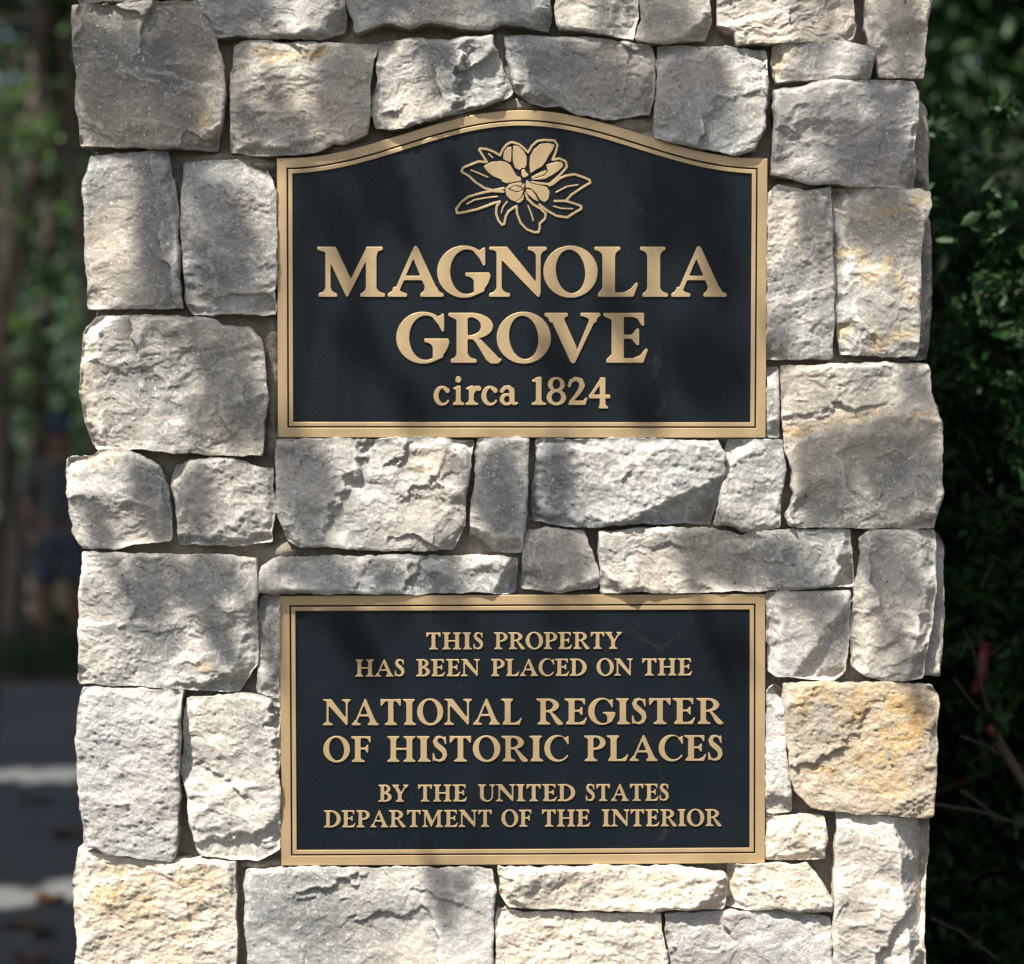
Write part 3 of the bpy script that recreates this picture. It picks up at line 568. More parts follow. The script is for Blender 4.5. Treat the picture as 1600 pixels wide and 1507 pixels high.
def field_mat():
    m, nt, b = mat('dark_plaque_paint'); tc = N(nt, 'ShaderNodeTexCoord'); v = tc.outputs['Object']
    col = mix(nt, ramp(nt, noise_n(nt, v, 7, 5, .6), BW(.35, .65)), (.003, .0064, .0098), (.0045, .008, .0118))
    sm = math_(nt, 'MULTIPLY', ramp(nt, noise_n(nt, v, 9, 7, .75, 1.5), BW(.60, .74)), .09)
    col = mix(nt, sm, col, (.22, .23, .23)); nt.links.new(col, b.inputs['Base Color'])
    nt.links.new(ramp(nt, noise_n(nt, v, 12, 4), [(.3, (.34,)*3), (.7, (.46,)*3)]), b.inputs['Roughness']); b.inputs['Specular IOR Level'].default_value = .22
    bp = N(nt, 'ShaderNodeBump', i_Strength=.28, i_Distance=.0012); nt.links.new(noise_n(nt, v, 420, 3, .6), bp.inputs['Height'])
    nt.links.new(bp.outputs[0], b.inputs['Normal']); return m
FIELD = field_mat()
def solid(name, loops, y_back, y_front, bevel, mats, parent, thin=0.0):
    """closed loops in photo pixels -> one bevelled raised solid standing on the plaque"""
    cu = bpy.data.curves.new(name, 'CURVE'); cu.dimensions = '2D'; cu.fill_mode = 'BOTH'
    o0 = parent.location
    for lp in loops:
        P = px([q[0] for q in lp], [q[1] for q in lp], y_front)
        sp = cu.splines.new('POLY'); sp.points.add(len(P)-1); sp.use_cyclic_u = True
        co = np.stack([P[:, 0]-o0[0], P[:, 2]-o0[2], P[:, 0]*0, P[:, 0]*0+1], 1); sp.points.foreach_set('co', co.ravel())
    th = (y_front-y_back)*K; cu.extrude = th/2-bevel; cu.bevel_depth = bevel; cu.offset = -bevel*.6-thin; cu.bevel_resolution = 1
    o = bpy.data.objects.new('tmp', cu); COL.objects.link(o)
    me = bpy.data.meshes.new_from_object(o.evaluated_get(bpy.context.evaluated_depsgraph_get()))
    bpy.data.objects.remove(o); bpy.data.curves.remove(cu)
    n = len(me.vertices); co = np.zeros(n*3, np.float32); me.vertices.foreach_get('co', co); co = co.reshape(-1, 3)
    yc = -(y_back+y_front)/2*K-o0[1]
    me.vertices.foreach_set('co', np.stack([co[:, 0], yc-co[:, 2], co[:, 1]], 1).ravel()); me.name = name; me.materials.clear(); me.update()
    ob = link(name, me, mats, parent)
    if len(mats) > 1:
        me.polygons.foreach_set('material_index', np.array([1 if abs(f.normal.y) < .35 else 0 for f in me.polygons], np.int32))
    me.polygons.foreach_set('use_smooth', np.zeros(len(me.polygons), bool)); me.update()
    return ob
def place_word(word, x0, x1, yc0, yb0, slope=0.0, base=600, cap=100.):
    """letters fitted between x0 and x1, cap line yc0, baseline yb0 (photo pixels)"""
    s = (yb0-yc0)/cap; wsum = sum(GL[c][0] for c in word)*s; sx = 1.0
    gap = (x1-x0-wsum)/max(1, len(word)-1)
    lim = (.022, .16)
    if len(word) > 1:
        g2 = min(max(gap, lim[0]*s*100), lim[1]*s*100)
        sx = (x1-x0-g2*(len(word)-1))/wsum; gap = g2
    out = []; x = x0
    for c in word:
        for lp in GL_FINE[c][1]: out.append([(x+q[0]*s*sx, yb0-q[1]*s-slope*(x-base)) for q in lp])
        x += GL[c][0]*s*sx+gap
    return out
def letters_at(items, yc, yb):
    s = (yb-yc)/100; out = []
    for c, x0, x1 in items:
        sx = (x1-x0)/GL[c][0]
        for lp in GL[c][1]: out.append([(x0+q[0]*sx, yb-q[1]*s) for q in lp])
    return out
def offset_loop(P, d):
    P = np.asarray(P, float); a = P-np.roll(P, 1, 0); b = np.roll(P, -1, 0)-P
    na = np.stack([-a[:, 1], a[:, 0]], 1)/np.linalg.norm(a, axis=1)[:, None]; nb = np.stack([-b[:, 1], b[:, 0]], 1)/np.linalg.norm(b, axis=1)[:, None]
    n = na+nb; n /= (1+(na*nb).sum(1))[:, None]; Q = P+n*d; l, r = Q[:, 0][-1], Q[:, 0][-2]
    k = np.ones(len(Q), bool)
    if len(Q) > 20: k[1:71] = (Q[1:71, 0] > Q[0, 0]+.5) & (Q[1:71, 0] < Q[71, 0]-.5)
    return Q[k]
def rim_ring(outer, inner): return [outer, inner[::-1]]
PF = 1.0     # rim front, pixels in front of the mean stone face
def plaque(outline, loc, label):
    t = empty('bronze_plaque', loc); tag(t, label, 'plaque')
    sgn = 1
    o1 = offset_loop(outline, 14.5*sgn); o2 = offset_loop(outline, 17.5*sgn); o3 = offset_loop(outline, 23.5*sgn)
    solid('plate', [offset_loop(outline, 1.0)], PF-15, PF-3.2, .0004, [FIELD, PATINA], t)
    solid('outer_rim', rim_ring(outline, o1), PF-9, PF, .0006, [GOLD, PATINA], t)
    solid('inner_rim', rim_ring(o2, o3), PF-8, PF-.6, .0005, [GOLD, PATINA], t)
    return t
# upper plaque: arched top
xs = np.linspace(433, 1199, 72); tt = np.clip(np.abs(xs-816)/374, 0, 1)
top = [(x, 248-75*(1+math.cos(math.pi*t))/2) for x, t in zip(xs, tt)]
out1 = top+[(1196, 684), (434.5, 683.5)]
q1 = plaque(out1, px(816, 684, PF-8), 'arched black and gold bronze plaque with a magnolia flower and large estate name')
solid('raised_lettering', letters_at([('M', 495.5, 601.5), ('A', 606, 693.2), ('G', 683.2, 764.5), ('N', 764.3, 854.5), ('O', 849.2, 933.9), ('L', 929, 997.6), ('I', 1000, 1043.8), ('A', 1049, 1135.2)], 386, 464), PF-5, PF-1.0, .00045, [GOLD, PATINA], q1)
solid('raised_lettering', letters_at([('G', 619.3, 700.2), ('R', 700.5, 783.5), ('O', 776.2, 860.7), ('V', 851, 938), ('E', 942.8, 1012.8)], 489.3, 567), PF-5, PF-1.0, .00045, [GOLD, PATINA], q1)
solid('raised_lettering', letters_at([('c', 677.6, 704.2), ('i', 707.5, 726), ('r', 727.5, 752.3), ('c', 752.3, 779), ('a', 781, 808.5), ('1', 831, 854), ('8', 854.3, 884.6), ('2', 886.7, 918), ('4', 919, 953.5)], 590.5, 633), PF-5, PF-1.1, .0004, [GOLD, PATINA], q1)
def flower():
    k = Mask(100, 1540, 80, 1090, .45)
    lines = [[(455,345),(370,338),(300,365),(215,400),(198,440),(270,480),(340,545),(430,605),(520,627),(625,605)],
      [(455,345),(420,290),(376,222),(385,208),(450,213),(520,238),(585,278),(612,215),(650,170),(695,146),(715,146),(775,165),(830,210),(865,248),(900,185),(960,133),(1030,122),(1130,128),(1160,175),(1140,250),(1110,320),(1180,308),(1240,335),(1255,390),(1200,455),(1150,505),(1080,565),(980,555),(900,545)],
      [(620,640),(500,632),(380,658),(270,690),(200,740),(146,810),(155,855),(230,845),(360,815),(450,783),(520,755),(585,738)],
      [(585,738),(550,790),(545,860),(570,930),(605,972),(628,962),(640,890),(665,840),(720,800),(750,785)],
      [(750,785),(755,860),(790,950),(850,1015),(930,1047),(970,1045),(982,1000),(980,960),(1035,910),(1042,860),(990,810),(920,770),(860,710),(840,650)],
      [(980,770),(1060,832),(1150,882),(1260,897),(1330,850),(1397,812),(1397,783),(1320,755),(1240,733),(1130,733)],
      [(1240,735),(1300,670),(1400,602),(1488,550),(1482,523),(1400,488),(1330,466),(1250,478),(1180,508),(1110,565),(1075,578)]]
    for l in lines: k.stroke(l, 21)
    pet = [[(615,310),(625,240),(660,198),(698,190),(698,250),(694,338),(680,345),(640,325)],
      [(718,180),(770,185),(820,230),(850,290),(850,370),(830,405),(800,400),(780,425),(735,400),(714,340),(712,240)],
      [(885,290),(920,220),(990,162),(1080,155),(1130,170),(1110,220),(1070,280),(1040,340),(1000,390),(940,420),(890,455),(880,380)],
      [(1085,362),(1150,340),(1205,345),(1218,380),(1170,430),(1100,475),(1040,510),(960,520),(905,518),(900,492),(980,450),(1060,420),(1045,372)],
      [(420,385),(500,345),(590,333),(650,345),(690,375),(720,430),(750,480),(795,500),(795,530),(720,542),(650,555),(590,530),(520,490),(450,430)],
      [(638,610),(680,565),(790,545),(830,562),(820,620),(800,690),(740,738),(690,720),(650,675)],
      [(742,745),(800,705),(826,660),(818,720),(780,752)],
      [(850,520),(900,560),(980,575),(1050,590),(1080,640),(1070,710),(1030,745),(985,720),(945,650),(890,603),(842,598),(842,560)],
      [(845,615),(900,622),(935,665),(972,740),(920,715),(850,650)],
      [(800,425),(830,415),(846,450),(872,465),(850,490),(820,500),(800,475)]]
    for p in pet: k.stroke(p+p[:1], 18, -1)
    for p in pet: k.poly(p)
    for l in ([(672,612),(740,578),(800,592),(812,620),(770,642),(720,632),(672,612)], [(890,492),(960,438),(1048,418),(1060,436),(1020,480),(940,502)], [(470,470),(540,500),(605,525)], [(800,575),(835,530)]): k.stroke(l, 11, -1)
    for l in ([(295,425),(380,458),(462,495)], [(470,260),(512,300)], [(250,765),(330,722),(450,700),(560,688)], [(655,740),(615,790),(597,850)], [(865,780),(895,850),(918,930)], [(1120,785),(1200,808),(1310,810)], [(1145,645),(1250,590),(1365,570)]): k.stroke(l, 13)
    z = 6.4; return [[(690+q[0]/z, 200+q[1]/z) for q in lp] for lp in k.contours(3.2, .5, 1.0)]
solid('flower_emblem', flower(), PF-5, PF-1.2, .0003, [GOLD, PATINA], q1)
# lower plaque
out2 = [(437.5, 931.5), (820, 930.2), (1195.5, 929), (1195, 1348.5), (820, 1351), (440, 1352.5)]
q2 = plaque(out2, px(818, 1351, PF-8), 'rectangular black and gold bronze plaque with six lines of historic register text')
for words, yc, yb in (
    ([('THIS', 665, 756), ('PROPERTY', 771.7, 972)], 988.4, 1015), ([('HAS', 554.8, 633), ('BEEN', 650, 750), ('PLACED', 767, 917), ('ON', 932, 989), ('THE', 1002.5, 1082)], 1030, 1057),
    ([('NATIONAL', 504.3, 816), ('REGISTER', 837.5, 1131)], 1092, 1133), ([('OF', 505, 580), ('HISTORIC', 604.5, 889), ('PLACES', 912.5, 1130.5)], 1150, 1190.5),
    ([('BY', 591, 638.5), ('THE', 652.3, 730), ('UNITED', 746.4, 899), ('STATES', 914.5, 1046)], 1226, 1252.7), ([('DEPARTMENT', 506, 769.5), ('OF', 783.4, 830.7), ('THE', 846, 922.8), ('INTERIOR', 940, 1128)], 1265.8, 1292.5)):
    L = []
    for w, a, b in words: L += place_word(w, a, b, yc, yb, .0035, 800)
    solid('raised_lettering', L, PF-5, PF-1.2, .0004, [GOLD, PATINA], q2)
# ------------------------------------------------------------------ ground, driveway
def ground():
    xs = np.concatenate([np.linspace(-150, -16, 20), np.linspace(-15, 15, 90), np.linspace(16, 150, 20)])
    ys = np.concatenate([np.linspace(-80, -10, 12), np.linspace(-9, 40, 140), np.linspace(42, 200, 30)])
    X, Y = np.meshgrid(xs, ys)
    rise = sstep(24, 60, Y)*14+sstep(9, 40, X)*sstep(4, 20, Y)*5
    far = sstep(10.6, 12, Y+.35*X*.1)
    Z = .03*fbm(X/2, Y/2, 4, 3)*far+rise-.012
    flat = (Y < 10.2); Z = np.where(flat, -.012+.006*fbm(X/.7, Y/.7, 8, 3), Z)
    n = X.shape; idx = np.arange(X.size).reshape(n)
    F = np.stack([idx[:-1, :-1], idx[:-1, 1:], idx[1:, 1:], idx[1:, :-1]], -1).reshape(-1, 4)
    m, nt, b = mat('leaf_litter'); tc = N(nt, 'ShaderNodeTexCoord'); v = tc.outputs['Object']
    col = mix(nt, ramp(nt, noise_n(nt, v, 3, 6, .7), BW(.4, .6)), (.045, .05, .025), (.075, .05, .03))
    col = mix(nt, ramp(nt, noise_n(nt, v, 22, 5, .8), BW(.5, .65)), col, (.11, .075, .045))
    sx = N(nt, 'ShaderNodeSeparateXYZ'); nt.links.new(v, sx.inputs[0]); col = mix(nt, ramp(nt, sx.outputs[2], BW(.25, .6)), col, (.014, .026, .011))
    nt.links.new(col, b.inputs['Base Color']); b.inputs['Roughness'].default_value = .95
    bp = N(nt, 'ShaderNodeBump', i_Strength=1, i_Distance=.03); nt.links.new(noise_n(nt, v, 30, 5, .8), bp.inputs['Height']); nt.links.new(bp.outputs[0], b.inputs['Normal'])
    tag(link('ground', np_mesh('ground', np.stack([X, Y, Z], -1).reshape(-1, 3), [F]), [m]), kind='structure')
    # pale paved driveway beside and behind the pillar
    xs = np.linspace(-14, -.75, 60); e = lambda x: 10.05+.25*np.sin(x*.5)
    near = -1.6+0*xs; V = []
    for i, x in enumerate(xs): V += [(x, near[i], .004), (x, e(x), .004)]
    i = np.arange(59)*2; F = np.stack([i, i+2, i+3, i+1], -1)
    m, nt, b = mat('driveway'); tc = N(nt, 'ShaderNodeTexCoord'); v = tc.outputs['Object']
    col = mix(nt, ramp(nt, noise_n(nt, v, 1.3, 6, .65), BW(.35, .65)), (.108, .112, .113), (.08, .085, .088))
    col = mix(nt, .8, col, ramp(nt, noise_n(nt, v, 120, 4, .8), [(.3, (.7,)*3), (.7, (1.25,)*3)]), 'MULTIPLY')
    col = mix(nt, math_(nt, 'MULTIPLY', ramp(nt, noise_n(nt, v, 5, 6, .75), BW(.58, .7)), .45), col, (.12, .10, .085))
    nt.links.new(col, b.inputs['Base Color']); b.inputs['Roughness'].default_value = .9
    bp = N(nt, 'ShaderNodeBump', i_Strength=.5, i_Distance=.01); nt.links.new(noise_n(nt, v, 90, 4, .8), bp.inputs['Height']); nt.links.new(bp.outputs[0], b.inputs['Normal'])
    tag(link('driveway', np_mesh('driveway', V, [F]), [m]), kind='structure')
ground()
LF_SH = leaf_mat('shrub_leaf', (.010, .036, .010), (.026, .066, .018), .3, 14, .5, .28)
LF_W = leaf_mat('wood_leaf', (.020, .055, .022), (.045, .085, .025), .35, 1.2, .5, .35)
LF_BR = leaf_mat('bright_leaf', (.06, .12, .035), (.09, .16, .04), .45, 2, .45, .4)
LF_CAN = leaf_mat('canopy_leaf', (.03, .07, .02), (.05, .10, .03), .25, 1.2, .5, .4)
DRY = leaf_mat('dry_leaf', (.16, .075, .03), (.10, .055, .03), .15, 30, .8, .2)

def shade_filter(Pq, margin=.05):
    """keep the sunlit pillar face and the sunny strips of the drive open: drop leaves whose shadow would fall there"""
    keep = np.ones(len(Pq), bool)
    t = Pq[:, 1]/SUN[1]; hx = Pq[:, 0]-SUN[0]*t; hz = Pq[:, 2]-SUN[2]*t
    keep &= ~((t > 0) & (np.abs(hx) < .95) & (hz > -.2) & (hz < 2.6))
    t = Pq[:, 2]/SUN[2]; gx = Pq[:, 0]-SUN[0]*t; gy = Pq[:, 1]-SUN[1]*t
    w = .12*np.sin(gx*2.1)+.06*np.sin(gx*5.3)
    for (a, b_, x0, x1) in SUNNY: keep &= ~((gy+w > a) & (gy+w < b_) & (gx > x0) & (gx < x1))
    for q, rad in SHAFTS:
        v = Pq-q; s_ = v@SUN; keep &= ~((s_ > .35) & (np.linalg.norm(v-s_[:, None]*SUN, axis=1) < rad))
    return keep
SUNNY = [(5.9, 6.5, -2.8, -1.0), (3.25, 3.85, -2.3, -.9), (3.0, 3.08, -2.0, -.8)]
_sr = np.random.RandomState(51)
SHAFTS = [(at(25, 185, 9), .62), (at(45, 345, 9), .3), (at(30, 530, 9), .3)]+[(at(_sr.uniform(-20, 130), _sr.uniform(0, 700), _sr.uniform(15.5, 18)), _sr.uniform(.14, .3)) for _ in range(34)]+[(at(_sr.uniform(1460, 1600), _sr.uniform(60, 640), _sr.uniform(6.8, 7.6)), _sr.uniform(.06, .11)) for _ in range(4)]+[(at(x_, y_, 7.2), .2) for x_, y_ in ((1490, 120), (1520, 165), (1560, 190), (1500, 225), (1580, 120), (1480, 330), (1590, 330))]+[(at(x_, y_, 3.1), .3) for x_, y_ in ((1500, 445), (1540, 460), (1590, 420), (1470, 520), (1560, 540), (1520, 480))]
def crown_points(c, r, n, rng, clumps=26, hollow=.2):
    c = np.asarray(c, float); r = np.asarray(r, float)
    d = rng.randn(clumps, 3); d /= np.linalg.norm(d, axis=1)[:, None]; cc = c+d*r*(hollow+(1-hollow)*rng.rand(clumps, 1)**.5)
    rad = r.mean()*(.22+.22*rng.rand(clumps)); k = rng.randint(0, clumps, n)
    q = rng.randn(n, 3); q *= (rng.rand(n, 1)**.45)/np.linalg.norm(q, axis=1)[:, None]
    return cc[k]+q*rad[k, None]*np.array([1, 1, .7]), cc
def tree(base, height, crown_c, crown_r, n, leaf, seed, label, mtl, tr=.16, group=None, filt=True, lean=(0, 0), name='tree', cat='tree', lie=0, limbs=10):
    rng = np.random.RandomState(seed); base = np.asarray(base, float)
    t = empty(name, base); tag(t, label, cat, group)
    P, cc = crown_points(crown_c, crown_r, n, rng)
    if filt: P = P[shade_filter(P)]
    P = P[P[:, 2] > .15]
    tb = Tubes(); top = np.array([crown_c[0], crown_c[1], height]); b0 = base
    s = np.linspace(0, 1, 12)[:, None]; wob = np.stack([fbm(s[:, 0]*3, s[:, 0]*0+seed, seed), fbm(s[:, 0]*3, s[:, 0]*0+seed+9.3, seed), s[:, 0]*0], 1)*.22
    wob[0] = 0
    pts = b0+(top-b0)*s*np.array([1, 1, 1])+wob; pts[:, :2] = b0[:2]+(top-b0)[:2]*(s**1.8)+wob[:, :2]
    tb.add(pts-base, np.linspace(tr*1.15, tr*.4, 12), 10)
    for i in range(min(limbs, len(cc))):
        e = cc[i]; a = pts[rng.randint(6, 12)]; m1 = (a+e)/2+np.array([0, 0, .15*np.linalg.norm(e-a)])*rng.uniform(-.3, 1)
        tb.add(np.array([a, a*.6+m1*.4+rng.randn(3)*.05, m1, m1*.45+e*.55+rng.randn(3)*.05, e])-base, [tr*.36, tr*.28, tr*.2, tr*.12, tr*.05], 6)
    link('trunk', tb.mesh('trunk'), [BARK], t)
    if len(P): link('crown', leaf_mesh('crown', P-base, leaf*(.7+.6*rng.rand(len(P))), seed+1, lie=lie), [mtl], t)
    return t

# dappling: a branch of a hickory left of and behind the camera hangs over the pillar's front
DAPPLE = [  # (x, y, rx, ry, density) on the pillar face in photo pixels
 (250,130,85,100,1.1),(130,90,45,80,1.0),(225,205,110,30,1.0),(285,35,45,40,1),(370,25,60,30,1),(590,20,50,25,.5),(690,45,60,22,.7),(800,25,60,35,1),(1050,45,45,25,.9),(1410,45,40,50,.7),
 (550,110,50,30,1),(430,200,70,20,.6),(540,170,40,40,.6),(690,95,35,25,1),(905,130,75,50,1.1),(990,150,40,40,1),(1100,135,65,40,1.1),(1060,190,60,35,.8),(1395,150,45,25,.7),(1365,255,70,28,1),
 (240,330,35,80,.9),(250,450,40,30,.6),(355,400,60,60,.7),(340,320,50,20,.5),(330,530,75,28,.9),(360,640,65,50,.8),(240,510,60,18,.5),(235,780,35,40,.7),(160,830,30,20,.4),(305,775,40,40,.6),
 (478,770,45,70,1.1),(455,700,25,20,1),(785,770,45,85,1.1),(870,770,35,35,.9),(860,710,25,20,.5),(500,900,70,26,1.1),(600,905,30,20,.7),(690,890,35,22,.9),(870,880,50,45,1.1),
 (1110,860,55,30,1),(1215,885,50,34,1),(1345,705,100,20,.9),(1290,760,50,50,.9),(1410,740,60,80,1),(1435,630,22,40,.7),(1380,345,65,45,1.1),(1270,330,28,30,.6),(1225,530,28,30,.5),(1385,890,45,45,.9),(1400,1010,30,30,.4),(1270,950,55,28,.9),
 (330,920,70,45,.9),(230,930,40,30,.5),(420,980,16,60,.6),(350,1000,25,30,.5),(600,290,30,60,.6),(520,340,30,50,.5),(700,260,25,40,.5),(1040,310,40,60,.8),(1120,400,30,60,.7),(1100,290,40,40,.6),(960,470,30,30,.5),(560,520,40,40,.5),(860,560,30,40,.4),(1100,560,60,50,.6),(640,620,40,30,.5),(1000,630,40,30,.5),
 (560,1000,40,25,.4),(1130,1000,40,40,.4),(700,1385,40,22,.7),(1440,1100,20,20,.4)]
def dapple_tree():
    rng = np.random.RandomState(77); base = np.array([-3.9, -3.6, 0.])
    t = empty('tree', base); tag(t, 'leafy tree left of the pillar, its long branch dappling the stone with shade', 'tree')
    tb = Tubes(); s = np.linspace(0, 1, 10)[:, None]
    trunk = base+np.array([.2, .2, 7.5])*s+np.stack([fbm(s[:, 0]*3, s[:, 0]*0+3.3, 1), fbm(s[:, 0]*3, s[:, 0]*0+7.3, 2), s[:, 0]*0], 1)*.2
    tb.add(trunk-base, np.linspace(.22, .09, 10), 12)
    limb = [np.array(q_) for q_ in ((-3.8, -3.5, 4.4), (-2.9, -2.6, 5.0), (-2.0, -1.7, 5.25), (-1.5, -1.2, 5.4), (-.8, -1.0, 5.05), (0, -.9, 4.85))]
    tb.add(np.array(limb)-base, [.09, .07, .05, .04, .028, .012], 8)
    P = []
    for (x, y, rx, ry, dn) in DAPPLE:
        rx = max(9, rx-12); ry = max(9, ry-12); n = max(4, int((rx+14)*(ry+14)*3.14/640*dn*2.3+.5)); L0 = rng.uniform(2.3, 3.1)
        a = rng.rand(n)*6.283; q = np.sqrt(rng.rand(n))*.95
        f = px(x+rx*q*np.cos(a), y+ry*q*np.sin(a), 8); P.append(f+SUN*(L0+rng.randn(n, 1)*.12))
        c = P[-1].mean(0); j = min(range(len(limb)), key=lambda i: np.linalg.norm(limb[i]-c)); b = limb[j]; m1 = (b+c)/2+rng.randn(3)*.08
        tb.add(np.array([b, m1, c])-base, [.006, .004, .0015], 5)
    P = np.concatenate(P); r = np.random.RandomState(3)
    Q, _ = crown_points((-4.2, -4.2, 7), (2.4, 2.4, 1.6), 9000, r); Q = Q[shade_filter(Q)]
    link('trunk', tb.mesh('trunk'), [BARK], t)
    A = np.concatenate([P, Q]); sz = np.concatenate([.05*(.7+.6*r.rand(len(P))), .15*(.7+.6*r.rand(len(Q)))])
    link('crown', leaf_mesh('crown', A-base, sz, 4, lie=.8, width=.55, centre=.5), [LF_CAN], t)
dapple_tree()
# unseen high canopy over drive, wood and shrub, crowns set to keep them in shade
for i, (bx, by, cx_, cy_, cz, rx, rz, n) in enumerate(((-6.5, 2.2, -4.6, 1.0, 6.6, 3.3, 1.6, 24000), (-7.5, 6.9, -5.3, 5.2, 7.6, 3.6, 1.8, 28000), (-8.5, 11.5, -6.0, 8.0, 8.2, 3.9, 2.0, 24000), (-7.2, 4.4, -4.7, 2.9, 7.4, 3.2, 1.7, 26000), (2.7, 2.6, .2, -.6, 6.2, 2.4, 1.4, 22000), (3.3, 7.5, .8, 3.2, 6.9, 3.0, 1.7, 22000), (4.8, 2.5, 3.4, -1.2, 6.0, 2.6, 1.6, 12000))):
    lab = ('tall shade tree spreading over the near left edge of the drive', 'tall shade tree left of the drive, level with the middle of it', 'tall shade tree at the far left end of the drive', 'tall shade tree left of the drive between its two neighbours', 'unseen tree added to shade the evergreen shrub, its crown just over the pillar', 'tall unseen tree added to shade the bush behind the shrub on the right', 'spreading shade tree far right of the shrub')[i]
    tree((bx, by, 0), cz+.8, (cx_, cy_, cz), (rx, rx, rz), n, .21, 100+i, lab, LF_CAN, tr=.17, group='shade trees over the drive', lie=.6)
# the wood beyond the drive
WT = [(at(14, 0, 13.6)[0], 11.2, .075, 'slim grey trunked tree leftmost beyond the drive'), (at(122, 0, 15)[0], 12.6, .07, 'thin dark trunked tree close beside the left edge of the pillar'), (at(62, 0, 19)[0], 16.6, .12, 'dark trunk deep in the wood between the two nearer trees'), (-6.4, 13.5, .13, 'woodland tree left of the drive end'), (-1.4, 14.5, .12, 'woodland tree hidden behind the pillar'), (1.8, 13, .13, 'woodland tree behind the shrub'), (4.6, 11, .14, 'woodland tree at the right end of the wood')]
for i, (x, y, tr, lab) in enumerate(WT):
    tree((x, y, 0), 8.5, (x+.3, y-.2, 7.2), (1.9, 1.9, 2.4), 5200, .17, 200+i, lab, LF_W, tr=tr, group='trees in the wood')
def wood_mass():
    r = np.random.RandomState(9); P = []
    for y, n, zt in ((14.5, 12000, 7.), (17, 24000, 10.), (20, 30000, 12.), (23.5, 36000, 14.)):
        x = r.uniform(-14, 14, n); z = zt*r.rand(n)**.7*(.8+.35*noise(x/1.7, x*0+y)); P.append(np.stack([x, y+r.randn(n)*.7, z+.1+.0*x], 1))
    P = np.concatenate(P); P = P[shade_filter(P)]; k = fbm(P[:, 0]/.8, P[:, 2]/.8, 5, 3)+.25*r.randn(len(P)); P = P[k > -.42]
    o = link('far_wood', leaf_mesh('far_wood', P, .2*(.6+.8*r.rand(len(P))), 10), [LF_W]); tag(o, 'dark mass of foliage filling the wood beyond the driveway', 'woods', kind='stuff')
    n = 16000; x = r.uniform(-13, 7, n); y = 10.3+1.9*r.rand(n)+.25*np.sin(x*.5); z = .02+.26*r.rand(n)**1.3*(.6+.6*noise(x/.6, y/.6)+.4)
    o = link('ground_cover', leaf_mesh('ground_cover', np.stack([x, y, z], 1), .07*(.6+.8*r.rand(n)), 12), [LF_W]); tag(o, 'low dark ivy along the far edge of the driveway', 'ground cover', kind='stuff')
wood_mass()
# sapling with sunlit leaves at the left edge and a bare pale limb above it
def sapling():
    b = at(-14, 0, 9.0); b[2] = 0; t = empty('sapling', b); tag(t, 'sapling with bright sunlit leaves at the left edge of the photo', 'sapling')
    r = np.random.RandomState(21); tb = Tubes(); top = at(8, 150, 9.0)
    tb.add(np.array([b, b*.5+top*.5+[.06, 0, .3], top, at(30, 60, 9.)])-b, [.022, .018, .012, .004], 8); P = []
    for (x, y, w) in ((12,165,16),(28,140,16),(6,200,18),(22,215,16),(40,195,14),(60,200,16),(85,190,12),(48,235,16),(15,240,14),(85,215,10),(36,345,16),(60,350,14),(105,330,14),(22,300,12),(40,385,12),(30,505,20),(50,520,16),(15,560,12),(44,590,14),(6,620,10),(70,545,12)):
        c = at(x, y, 9.0+r.uniform(-.5, .5)); P.append(c+r.randn(17, 3)*w*K*1.8)
        tb.add(np.array([top*.6+b*.4 if y > 250 else top, (top+c)/2+r.randn(3)*.05, c])-b, [.006, .004, .002], 5)
    link('stem', tb.mesh('stem'), [TWIG], t); P = np.concatenate(P)
    link('leaves', leaf_mesh('leaves', P-b, .05*(.7+.6*r.rand(len(P))), 22, width=.6), [LF_BR], t)
sapling()
def dead_limb():
    tb = Tubes(); b = at(-60, 20, 11)
    q = [at(-60, 95, 11), at(-10, 78, 11), at(25, 88, 11), at(50, 108, 11), at(72, 128, 11), at(84, 140, 11)]
    tb.add(np.array(q)-b, [.03, .026, .022, .018, .014, .006], 8)
    q = [at(-70, 34, 11.3), at(0, 29, 11.3), at(48, 28, 11.3), at(90, 22, 11.3)]; tb.add(np.array(q)-b, [.03, .025, .018, .006], 8)
    q = [at(-60, 95, 11), at(-66, 60, 11.2), at(-70, 34, 11.3), at(-85, -60, 11.3)]; tb.add(np.array(q)-b, [.045, .05, .05, .06], 8)
    q = [at(-60, 95, 11), at(-50, 500, 11), at(-46, 1108, 11)]; q[2][2] = 0; tb.add(np.array(q)-b, [.06, .075, .09], 8)
    o = link('dead_tree', tb.mesh('dead_tree'), [simple_mat('dead_wood', (.23, .19, .145), .9, var=.25, scale=20)], None, Vector(b)); tag(o, 'bare pale dead tree with two side limbs at the top left', 'dead tree')
dead_limb()
